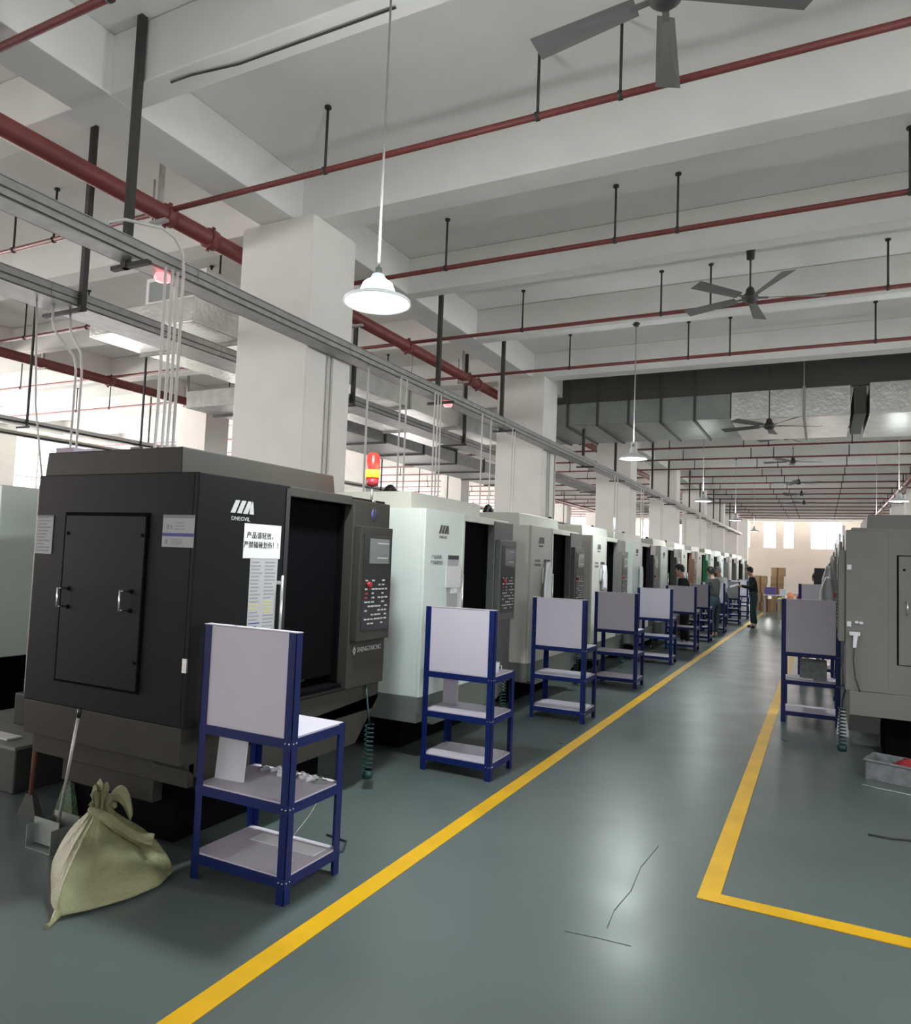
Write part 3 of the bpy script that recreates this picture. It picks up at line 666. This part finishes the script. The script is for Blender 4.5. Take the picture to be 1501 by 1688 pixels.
rk = [(-2.735, 2.692, 'blue rack nearest the camera with a white back board, beside the charcoal machine'),
      (-2.70, 4.893, 'second blue rack of the left row, a white cup on its top shelf'),
      (-2.675, 7.124, 'third blue rack of the left row, bright lilac-white back board'),
      (-2.70, 9.52, 'fourth blue rack of the left row'),
      (-2.74, 12.2, 'fifth blue rack of the left row'),
      (-2.70, 14.45, 'sixth blue rack of the left row, before a dark-haired worker'),
      (-2.72, 16.5, 'seventh blue rack of the left row'),
      (-2.70, 19.0, 'eighth blue rack of the left row, near the standing worker in dark green'),
      (-2.68, 22.4, 'ninth blue rack of the left row, farthest before the worker in black'),
      (-2.68, 25.0, 'tenth blue rack, far down the left row'), (-2.68, 27.6, 'eleventh and farthest blue rack of the left row')]
for x, y, lb in rk: rack(x, y, lb)
rack(-.385, 8.56, 'blue rack on the right of the aisle, before the mid grey machine', rear_h=.77, H=1.30, wdt=.56)
rack(-.33, 12.6, 'taller blue rack behind the right-hand one, its board showing above it', H=1.40, wdt=.5)
# things on the racks
def small_box(name, lb, cat, x, y, z, sx, sy, sz, m, rz=0, group=None):
    o = MB().box(-sx/2, sx/2, -sy/2, sy/2, 0, sz).build(name, m, None, .002); o.location = (x, y, z); o.rotation_euler = (0, 0, rz); return tag(o, lb, cat, group)
Z2, Z3, Z1 = .451, .746, .126
o = MB().lathe([(0, .0), (.012, 0), (.014, .006), (.006, .014), (.006, .02), (0, .02)], (0, 0, 0), 12).build('bolt_head', m_blackp); o.location = (-2.42, 2.93, Z3); tag(o, 'tiny dark fitting on the top shelf of the nearest rack', 'fitting')
o = MB().prism([(0, 0), (.012, 0), (.012, .24), (0, .24)], 'x', 0, .17).build('paper_sheet', m_clwh); o.location = (-2.72, 2.80, Z2); o.rotation_euler = (math.radians(-6), 0, .1); tag(o, 'white sheet leaning upright on the middle shelf of the nearest rack', 'sheet')
rnd = random.Random(11)
parts_l = ['left end', 'left of centre', 'centre left', 'centre', 'centre right', 'right of centre', 'right end']
for k in range(7):
    x_, y_ = -2.60+k*.062, 3.03+.015*math.sin(k*2)
    mb = MB()
    if k % 2: mb.cyl((-.028, 0, .012), (.028, 0, .012), .012, 10).cyl((.01, 0, .012), (.03, 0, .012), .018, 8)
    else: mb.box(-.026, .026, -.014, .014, 0, .018).box(-.012, .004, -.018, .018, .018, .03)
    o = mb.build('metal_fitting', m_clwh if k % 3 else m_duct, None, .002); o.location = (x_, y_, Z2); o.rotation_euler = (0, 0, rnd.random()*2)
    if k == 0: continue_ = True
    tag(o, 'small metal fitting on the nearest rack, middle shelf, %s of the line' % parts_l[k], 'fitting', 'fittings on the nearest rack')
o = MB().box(-.2, .2, -.05, .05, 0, .003).build('paper_strip', m_clwh); o.location = (-2.40, 3.0, Z1); tag(o, 'white strip lying on the bottom shelf of the nearest rack', 'paper')
o = MB().tube([(0, 0, 0), (.06, .05, .10), (.11, .06, .17), (.13, .1, .25)], .0025, 6).build('thin_wire', m_steel); o.location = (-2.38, 2.95, Z1+.005); tag(o, 'thin bent wire rising from the bottom shelf of the nearest rack', 'wire')
t = empty('cup', (-2.20, 5.10, Z3), 0, 'white cup on the top shelf of the second rack', 'cup')
MB().lathe([(0, 0), (.028, 0), (.034, .08), (.031, .08), (.026, .006), (0, .006)], (0, 0, 0), 20).build('cup_body', m_clwh, t)
MB().tube([(.032, 0, .06), (.052, 0, .055), (.052, 0, .03), (.03, 0, .02)], .004, 6).build('handle', m_clwh, t)
small_box('paper_sheet', 'white sheet leaning upright under the second rack top', 'sheet', -2.61, 5.18, Z2, .13, .01, .22, m_board)
o = MB().tube(coil((0, 0, 0), .025, 0, .19, 6), .005, 6).build('coiled_hose', m_coil); o.location = (-2.30, 5.25, Z2+.006); tag(o, 'dark coiled hose hanging over the middle shelf of the second rack', 'hose')
for k, (i, zz, sx) in enumerate(((3, Z3, .08), (4, Z3, .06), (5, Z3, .07))):
    small_box('white_block', 'small white block on the top shelf of the %s rack' % ['fourth', 'fifth', 'sixth'][k], 'block', rk[i][0]+.50, rk[i][1]+.1, zz, sx, .05, .03, m_clwh)
small_box('paper_stack', 'pale paper stack on the top shelf of the right-hand rack', 'paper', -.1, 8.75, .746, .2, .2, .02, m_paper)
small_box('white_tray', 'flat white tray on the middle shelf of the right-hand rack', 'tray', -.2, 8.75, Z2, .25, .2, .015, m_clwh)
small_box('storage_box', 'pale grey box standing on the middle shelf of the right-hand rack', 'box', -.08, 8.80, Z2, .26, .18, .2, m_tub)
# white garment hanging on the third machine
def garment(x, y, z, lb, w_=.2, h=.5, m=m_clwh):
    mb = MB(); n, r = 9, 8; g = []
    for j in range(r+1):
        row = []
        for i in range(n+1):
            u = i/n; v = j/r; ww = w_*(.35+.65*min(1, v*2.2))
            row.append(mb.b.verts.new((.03+.025*math.sin(u*11+v*2), (u-.5)*ww, -h*v-.05*abs(u-.5)*(1-v))))
        g.append(row)
    for j in range(r):
        for i in range(n): mb._f([g[j][i], g[j][i+1], g[j+1][i+1], g[j+1][i]], 0, True)
    o = mb.build('hanging_cloth', m); o.location = (x, y, z)
    s_ = o.modifiers.new('thick', 'SOLIDIFY'); s_.thickness = .01
    return tag(o, lb, 'cloth')
garment(-2.80, 7.36+.45, 1.60, 'white cloth hanging from the open door of the third machine', .3, .62)
garment(-2.80, 9.71+.5, 1.58, 'white cloth hanging on the fourth machine front', .26, .35)
garment(-2.80, 12.06+.5, 1.58, 'white cloth hanging on the fifth machine front', .24, .45)
g = garment(.085, 9.95, 1.55, 'white coat hanging beside the right machine row, nearer one', .24, .38, m_paper); g.rotation_euler = (0, 0, 2.1)
g = garment(.10, 12.5, 1.70, 'white coat hanging beside the right machine row, farther one', .22, .4); g.rotation_euler = (0, 0, 2.1)

# ------------------------------------------------------------------ foreground left: sack, dustpan, brooms, tank
def sack():
    t = empty('woven_sack', (-3.02, 2.45, 0), 0, 'pale green woven sack with a gathered top on the floor beside the nearest rack', 'sack')
    base = [(-2.865, 2.085), (-2.80, 2.20), (-2.745, 2.36), (-2.735, 2.52), (-2.80, 2.66), (-2.98, 2.72), (-3.2, 2.70), (-3.36, 2.62), (-3.43, 2.50), (-3.33, 2.38), (-3.17, 2.27), (-2.98, 2.14)]
    top = (-3.22, 2.55)
    levels = [(.0, 1.0, 0), (.05, 1.01, .03), (.12, .92, .085), (.19, .74, .14), (.25, .54, .19), (.30, .34, .23), (.34, .20, .262), (.36, .13, .285), (.39, .12, .30), (.42, .16, .325), (.45, .22, .345)]
    mb = MB(); rings = []
    P = []
    for i in range(len(base)):
        a, b = Vector(base[i]), Vector(base[(i+1) % len(base)])
        P += [a.lerp(b, k/5) for k in range(5)]
    cx, cy = -3.03, 2.44; n = len(P)
    for li, (q, sc, z) in enumerate(levels):
        ring = []; k = min(1, q/.36); pleat = .0 if li < 2 else .012+.012*min(1, li/6)
        for i, p in enumerate(P):
            d = Vector((p.x-cx, p.y-cy)); dn = d.normalized()
            x = cx+d.x*sc+(top[0]-cx)*k; y = cy+d.y*sc+(top[1]-cy)*k
            wob = pleat*(math.sin(i*1.05+li*.12)*.6+math.sin(i*2.2+1)*.4)*(.45+.55*min(1, .5/sc*.3))+(.012*math.sin(i*.5+li*.9) if 1 < li < 7 else 0)
            x += dn.x*wob; y += dn.y*wob
            zz = z+(.010*math.sin(i*.55+li) if 1 < li < 8 else 0)+((.05*math.sin(i*.21+.6)+.012*math.sin(i*1.3)) if li >= 9 else 0)
            if li == 0: zz = .002
            ring.append(mb.b.verts.new((x, y, zz)))
        rings.append(ring)
    for a, b in zip(rings, rings[1:]):
        for i in range(n): mb._f([a[i], a[(i+1) % n], b[(i+1) % n], b[i]], 0, True)
    mb._f(rings[0][::-1], 0)
    bmesh.ops.translate(mb.b, verts=mb.b.verts, vec=(3.02, -2.45, 0))
    o = mb.build('sack_body', m_sack, t); sd = o.modifiers.new('s', 'SUBSURF'); sd.levels = 1; sd.render_levels = 2
    def cloth_strip(name, path, wids, up):
        m2 = MB(); R_ = []
        for k, (p, w_) in enumerate(zip(path, wids)):
            p = Vector(p)+Vector((3.02, -2.45, 0)); row = []
            for j in range(7):
                v = (j/6-.5)*2
                row.append(m2.b.verts.new(p+Vector(up)*w_*v+Vector((.6, -.8, 0))*(.028*(1-v*v)+.010*math.sin(j*2.4+k*1.7))+Vector((0, 0, .006*math.sin(j*1.9+k)))))
            R_.append(row)
        for a, b in zip(R_, R_[1:]):
            for j in range(6): m2._f([a[j], a[j+1], b[j+1], b[j]], 0, True)
        o = m2.build(name, m_sack, t); sl = o.modifiers.new('t', 'SOLIDIFY'); sl.thickness = .006; sd = o.modifiers.new('s', 'SUBSURF'); sd.levels = 1; sd.render_levels = 2
    cloth_strip('folded_flap', [(-3.25, 2.50, .285), (-3.18, 2.50, .275), (-3.11, 2.51, .25), (-3.04, 2.53, .215), (-2.97, 2.55, .19), (-2.91, 2.56, .185), (-2.86, 2.57, .19)], [.022, .03, .034, .030, .028, .036, .040], (.1, .1, 1))
    cloth_strip('gathered_ear', [(-3.27, 2.60, .24), (-3.25, 2.60, .29), (-3.21, 2.61, .335), (-3.16, 2.62, .345), (-3.12, 2.63, .30), (-3.10, 2.64, .22)], [.03, .05, .055, .05, .05, .03], (.2, .1, .8))
    MB().tube([(.13, -.34, .03), (.155, -.385, .012), (.16, -.41, .008)], [.02, .008, .014], 8).build('tied_corner', m_sack, t)
sack()
t = empty('dustpan', (-3.62, 2.56, 0), 0, 'metal dustpan with a long pale handle leaning at the charcoal machine base', 'dustpan')
MB().box(-.10, .10, -.06, .10, .001, .006).box(-.10, -.095, -.06, .10, .006, .12).box(.095, .10, -.06, .10, .006, .12).box(-.10, .10, .095, .10, .006, .15).box(-.10, .10, -.02, -.016, .02, .15).build('pan', m_duct, t)
h = MB().cyl((.04, .02, .13), (.18, -.01, .70), .0085, 10).build('handle', m_alu, t)
MB().cyl((.18, -.01, .70), (.192, -.0126, .75), .0105, 10).build('grip', m_blackp, h)
t = empty('broom', (-4.12, 2.78, 0), 0, 'old broom with a dark brown wooden handle at the left end of the machine base', 'broom')
MB().cyl((0, 0, .10), (.05, -.02, .63), .013, 10).build('handle', m_wood, t)
MB().hexa([(-.09, -.02, 0), (.09, -.02, 0), (.09, .03, 0), (-.09, .03, 0), (-.03, -.012, .13), (.03, -.012, .13), (.03, .018, .13), (-.03, .018, .13)]).build('bristles', m_rod, t)
t = empty('hand_brush', (-3.95, 2.90, 0), 0, 'small brush with a thin handle and green bristles behind the dustpan', 'brush')
MB().cyl((0, 0, .17), (.05, .01, .52), .006, 8).build('handle', m_alu, t)
MB().hexa([(-.09, -.03, 0), (.09, -.03, 0), (.09, .03, 0), (-.09, .03, 0), (-.03, -.015, .19), (.03, -.015, .19), (.03, .015, .19), (-.03, .015, .19)]).build('bristles', mat('grey_green_bristles', (.10, .16, .09), .9, bump=.8, bscale=80), t)
t = empty('coolant_tank', (-5.0, 3.1, 0), 0, 'dark grey coolant tank on the floor at the left edge', 'tank')
MB().box(-.6, .45, -.15, 1.1, 0, .28).build('tank_body', m_rod, t, .01)
MB().box(-.62, .47, -.17, 1.12, .28, .30).build('lid', m_greyb, t)
MB().box(-.15, .35, .2, .9, .30, .52).build('chip_chute', m_warmg, t, .01)
o = MB().tube([(-.5, 0, 0), (-.35, .02, .25), (-.1, .05, .42), (.15, .05, .48), (.35, .05, .45)], .012, 8).build('pale_hose', m_paper); o.location = (-6.1, 3.45, .30); tag(o, 'pale hose curving up at the left edge below the pale cabinet', 'hose')
o = MB().box(-.12, .12, -.05, .05, 0, .01).build('rag', m_paper); o.location = (-4.85, 3.05, .302); tag(o, 'white rag lying on the coolant tank', 'rag')
o = MB().lathe([(0, 0), (.03, .005), (.035, .03), (.02, .055), (0, .06)], (0, 0, 0), 12).build('crumpled_paper', m_paper); o.location = (-3.62, 2.86, 0); tag(o, 'small crumpled white scrap under the charcoal machine', 'scrap')
o = MB().tube([(0, 0, 0), (.10, -.04, 0), (.22, -.02, 0), (.26, .08, 0), (.2, .2, 0), (.05, .22, 0)], .006, 6).build('floor_cable', m_rod); o.location = (-2.55, 3.25, .006); tag(o, 'thin dark cable looping on the floor behind the nearest rack', 'cable')

# ------------------------------------------------------------------ foreground right clutter
t = empty('plastic_crate', (.56, 6.72, 0), -.3, 'grey plastic crate on the floor at the right edge', 'crate')
mb = MB().box(-.22, .22, -.14, .14, 0, .01)
for a, b, c, d in ((-.22, -.21, -.14, .14), (.21, .22, -.14, .14), (-.22, .22, -.14, -.13), (-.22, .22, .13, .14)): mb.box(a, b, c, d, .01, .15)
mb.box(-.235, .235, -.155, -.14, .14, .155).box(-.235, .235, .14, .155, .14, .155).box(-.235, -.22, -.155, .155, .14, .155).box(.22, .235, -.155, .155, .14, .155)
mb.build('crate_body', m_tub, t, .003)
mb = MB(); n = 9; g = []
for j in range(n):
    g.append([mb.b.verts.new((-.05+.15*i/(n-1)+.008*math.sin(j*2.1), -.07+.14*j/(n-1), .12+.07*math.exp(-((i-4)**2+(j-4)**2)/7)+.008*math.sin(i*2+j))) for i in range(n)])
for j in range(n-1):
    for i in range(n-1): mb._f([g[j][i], g[j][i+1], g[j+1][i+1], g[j+1][i]], 0, True)
o = mb.build('red_rag', m_redc); o.location = (.56, 6.70, 0); sl = o.modifiers.new('s', 'SOLIDIFY'); sl.thickness = .01; tag(o, 'crumpled red rag lying in the grey crate', 'rag')
o = MB().box(-.008, .008, -.1, .1, 0, .26).build('folder', m_clwh, None, .003); o.location = (.215, 8.2, 0.0); o.rotation_euler = (0, .15, .9); tag(o, 'white folder leaning by the foot of the right-hand rack', 'folder')
small_box('storage_box', 'pale box on the floor below the mid grey machine', 'box', .42, 8.05, 0, .36, .3, .20, m_tub)
small_box('storage_box', 'smaller pale box on the floor right of the other below the mid grey machine', 'box', .72, 7.95, 0, .18, .2, .11, m_tub)
t = empty('air_gun', (.235, 6.955, .98), 0, 'white air gun hanging on the mid grey machine with its thin hose', 'air gun')
MB().box(-.03, .05, -.012, .012, .10, .13).hexa([(-.005, -.01, 0), (.02, -.01, 0), (.02, .01, 0), (-.005, .01, 0), (.0, -.012, .11), (.035, -.012, .11), (.035, .012, .11), (.0, .012, .11)]).build('body', m_clwh, t, .004)
MB().tube([(.01, 0, .02), (.0, .0, -.10), (.015, 0, -.25), (.05, 0, -.36)], .005, 6).build('hose', m_rod, t)
o = MB().tube([(0, 0, 0), (.12, .0, 0), (.22, .03, 0), (.34, .02, 0), (.5, .03, 0)], .006, 6).build('floor_cable', m_rod); o.location = (.26, 5.24, .006); tag(o, 'short dark cable lying on the open floor at the right edge', 'cable')
o = MB().tube([(0, 0, 0), (.1, -.04, 0), (.2, -.06, 0), (.34, -.1, 0)], .005, 6).build('floor_cable', m_galvd); o.location = (.28, 6.42, .006); tag(o, 'thin cable on the floor in front of the grey crate', 'cable')

# ------------------------------------------------------------------ far end of the aisle
k = 0
def carton(x, y, z, sx, sy, sz, lb, rz=0):
    o = MB().box(-sx/2, sx/2, -sy/2, sy/2, 0, sz, 0).box(-.03, .03, -sy/2-.002, sy/2+.002, -.0, sz+.002, 1).build('cardboard_box', [m_card, m_wood], None, .004); o.location = (x, y, z); o.rotation_euler = (0, 0, rz)
    tag(o, lb, 'box', 'cardboard boxes at the far end of the aisle')
for cx_, nz, who in ((-2.15, 4, 'left'), (-1.55, 5, 'right')):
    for j in range(nz): carton(cx_+.03*math.sin(j*2), 31+.02*j, j*.34, .46, .5, .335, 'brown carton, %s from the floor in the %s stack at the aisle end' % (['first', 'second', 'third', 'fourth', 'fifth'][j], who), .1*math.sin(j))
carton(-1.86, 30.2, 0, .30, .4, .5, 'pale brown carton on the floor in front of the two stacks at the aisle end')
def table(x, y, lb, m=m_clwh):
    t = empty('work_table', (x, y, 0), 0, lb, 'table')
    MB().box(-.45, .45, -.3, .3, .72, .75).build('table_top', m, t, .003)
    for a in (-.42, .42):
        for b in (-.27, .27): MB().box(a-.02, a+.02, b-.02, b+.02, 0, .72).build('leg', m_galvd, t)
    return t
table(-1.35, 27.5, 'white table far down the aisle, carrying a violet box')
small_box('violet_box', 'violet plastic box on the far white table', 'box', -1.6, 27.5, .75, .35, .3, .25, m_purp)
small_box('white_case', 'white case beside the violet box on the far table', 'box', -1.2, 27.5, .75, .2, .3, .2, m_clwh)
table(-.75, 24.3, 'white table behind the right-hand racks', m_paper)
for k, (xx, mm, ww, hh, nme) in enumerate(((-1.05, m_inky, .10, .05, 'yellow'), (-.85, m_oran, .18, .20, 'orange'), (-.60, m_redc, .16, .13, 'red'))):
    o = MB().lathe([(0, 0), (ww/2, .0), (ww*.55, hh*.4), (ww*.3, hh*.9), (0, hh)], (0, 0, 0), 12).build('bundle', mm); o.location = (xx, 24.2, .75); tag(o, '%s bundle on the white table behind the right-hand racks' % nme, 'bundle')

# monitor-like black control box over the right racks
t = empty('control_monitor', (.02, 13.6, 0), 0, 'black monitor on a stand above the taller right-hand rack', 'monitor')
MB().box(-.02, .02, -.02, .02, 0, 1.4).box(-.12, .12, -.1, .1, 0, .02).build('stand', m_rod, t)
MB().box(-.14, .12, -.05, .05, 1.40, 1.66).build('screen_housing', m_blackp, t, .01)

# ------------------------------------------------------------------ people
def skin(name, verts, edges, radii, m, parent, sub=2, root=0):
    me = bpy.data.meshes.new(name); me.from_pydata(verts, edges, []); me.materials.append(m)
    o = bpy.data.objects.new(name, me); C.objects.link(o); o.parent = parent
    md = o.modifiers.new('skin', 'SKIN'); md.use_smooth_shade = True
    for i, v in enumerate(me.skin_vertices[0].data):
        r = radii[i]; v.radius = (r, r) if not isinstance(r, tuple) else r
        v.use_root = (i == root)
    s_ = o.modifiers.new('sub', 'SUBSURF'); s_.levels = sub; s_.render_levels = sub
    return o
def person(x, y, rz, label, shirt, trousers, hair=m_hair, lean=0., reach=.30, hand_z=1.02, scale=1.0, head_tilt=.0, long_sleeve=True, hat=None, z=0):
    t = empty('person', (x, y, z), rz, label, 'person')
    L = lambda yy, zz: (yy+math.sin(lean)*(zz-.86)*1.0, .86+(zz-.86)*math.cos(lean)) if zz > .86 else (yy, zz)
    def P(xx, yy, zz):
        b, c = L(yy, zz); return (xx*scale, b*scale, c*scale)
    V, E, Rr = [], [], []
    def add(p, r, par=None):
        V.append(p); Rr.append(r*scale if not isinstance(r, tuple) else (r[0]*scale, r[1]*scale)); i = len(V)-1
        if par is not None: E.append((par, i))
        return i
    pel = add(P(0, 0, .88), .105); wa = add(P(0, 0, 1.02), .095, pel); ch = add(P(0, .0, 1.20), .115, wa); nk = add(P(0, .0, 1.335), .06, ch)
    n2 = add(P(0, .015, 1.39), .045, nk); hd = add(P(0, .03+.02, 1.455), .072, n2); hm = add(P(0, .035+.02, 1.52), .078, hd); ht = add(P(0, .03, 1.575), .05, hm)
    arms, legs = [], []
    for sx in (-1, 1):
        sh = add(P(.155*sx, 0, 1.295), .048, ch); base = len(V)-1
        el = add(P(.20*sx, .06, 1.06), .037, sh)
        b, c = P(.12*sx, reach, hand_z)[1:], None
        wr = add((.13*sx*scale, P(0, reach, 1.1)[1], hand_z*scale), .024, el)
        pa = add((.115*sx*scale, V[wr][1]+.05*scale, (hand_z-.005)*scale), (.034, .018), wr)
        arms.append((sh, el, wr))
        for f in range(4):
            a = add((V[pa][0]+(f-1.5)*.017*scale, V[pa][1]+.045*scale, V[pa][2]-.006*scale), .009, pa)
            add((V[a][0], V[a][1]+(.022+.006*(f in (1, 2)))*scale, V[a][2]-.022*scale), .008, a)
        th = add((V[pa][0]-.030*sx*scale, V[pa][1]+.005*scale, V[pa][2]+.004*scale), .010, pa); add((V[th][0]-.006*sx*scale, V[th][1]+.028*scale, V[th][2]), .0085, th)
        hp = add(P(.085*sx, 0, .80), .085, pel); kn = add(P(.10*sx, .02, .46), .055, hp); an = add(P(.10*sx, -.01+.03*sx, .10), .036, kn); he = add(P(.10*sx, .0+.03*sx, .04), .036, an); to = add(P(.11*sx, .13+.03*sx, .03), .028, he)
        legs.append((hp, kn, an, he, to))
    body = skin('body', V, E, Rr, m_skin, t)
    # face: nose, eyes, mouth, ears on the head
    hx, hy, hz = V[hm]; sc = scale
    f = MB().lathe([(0, .012), (.012, 0), (.014, -.02), (0, -.026)], (hx, hy+.078*sc, hz-.03*sc), 8, 0)
    for sx in (-1, 1):
        f.lathe([(0, .006), (.007, 0), (0, -.006)], (hx+.028*sx*sc, hy+.072*sc, hz-.005*sc), 8, 1)
        f.lathe([(0, .03), (.014, .015), (.014, -.012), (0, -.026)], (hx+.078*sx*sc, hy, hz-.02*sc), 8, 0)
    f.box(hx-.02*sc, hx+.02*sc, hy+.068*sc, hy+.074*sc, hz-.068*sc, hz-.062*sc, 2)
    f.build('face', [m_skin, m_hair, m_btnr], t)
    h = MB(); R_ = .093*sc
    prof = [(R_*math.sin(a), R_*1.08*math.cos(a)) for a in [math.pi*.62*i/8 for i in range(9)]]
    h.lathe(prof, (hx, hy-.018*sc, hz+.012*sc), 20)
    for v in h.b.verts:
        if v.co.y > hy+.05*sc and v.co.z < hz+.03*sc: v.co.z = hz+.03*sc
        if v.co.y < hy-.02*sc and v.co.z < hz-.02*sc: v.co.z -= .03*sc
    h.build('hair' if hat is None else 'hat', hair if hat is None else hat, t)
    # clothes
    ids = [pel, wa, ch, nk]; sv = [V[i] for i in ids]; se = [(0, 1), (1, 2), (2, 3)]; sr = [.135, .125, .140, .075]
    for (sh, el, wr) in arms:
        n = len(sv); w_ = Vector(V[el]).lerp(Vector(V[wr]), .88 if long_sleeve else .1)
        sv += [V[sh], V[el], tuple(w_)]; se += [(2, n), (n, n+1), (n+1, n+2)]; sr += [.068, .052, .038]
    skin('jacket', sv, se, [r*scale for r in sr], shirt, t)
    sv = [V[pel], V[wa]]; se = [(0, 1)]; sr = [.14, .118]
    for (hp, kn, an, he, to) in legs:
        n = len(sv); sv += [V[hp], V[kn], V[an]]; se += [(0, n), (n, n+1), (n+1, n+2)]; sr += [.105, .074, .056]
    skin('trousers', sv, se, [r*scale for r in sr], trousers, t)
    for (hp, kn, an, he, to) in legs:
        skin('shoe', [V[he], V[to]], [(0, 1)], [.046*scale, .040*scale], m_blackp, t, 1)
    return t
person(-1.66, 21.5, math.radians(100), 'person in black jacket and dark trousers standing in the aisle with arms forward', m_cldk, m_jean, lean=.12, reach=.34, hand_z=1.1, scale=1.03)
o = MB().box(-.12, .12, -.09, .09, 0, .012).build('white_sheet', m_clwh); o.location = (-2.16, 21.45, 1.12); o.rotation_euler = (.3, -.3, 0); tag(o, 'white sheet held by the standing person in black', 'sheet')
person(-2.22, 17.75, math.radians(60), 'person in dark green-grey top standing with back to the aisle between two racks', m_clgr, m_jean, lean=.1, reach=.25, scale=1.0)
person(-2.46, 15.25, math.radians(110), 'dark-haired person in black leaning behind the sixth rack', m_cldk, m_cldk, lean=.12, reach=.16, scale=1.02)
person(-2.35, 20.4, math.radians(150), 'person in white with grey hair behind the eighth rack', m_clwh, m_jean, hair=m_duct, lean=.25, reach=.3, scale=1.02)
person(-.14, 14.2, math.radians(200), 'person with dark hair bent behind the taller right-hand rack', m_cldk, m_cldk, lean=.28, reach=.2, hand_z=.9, scale=1.0)
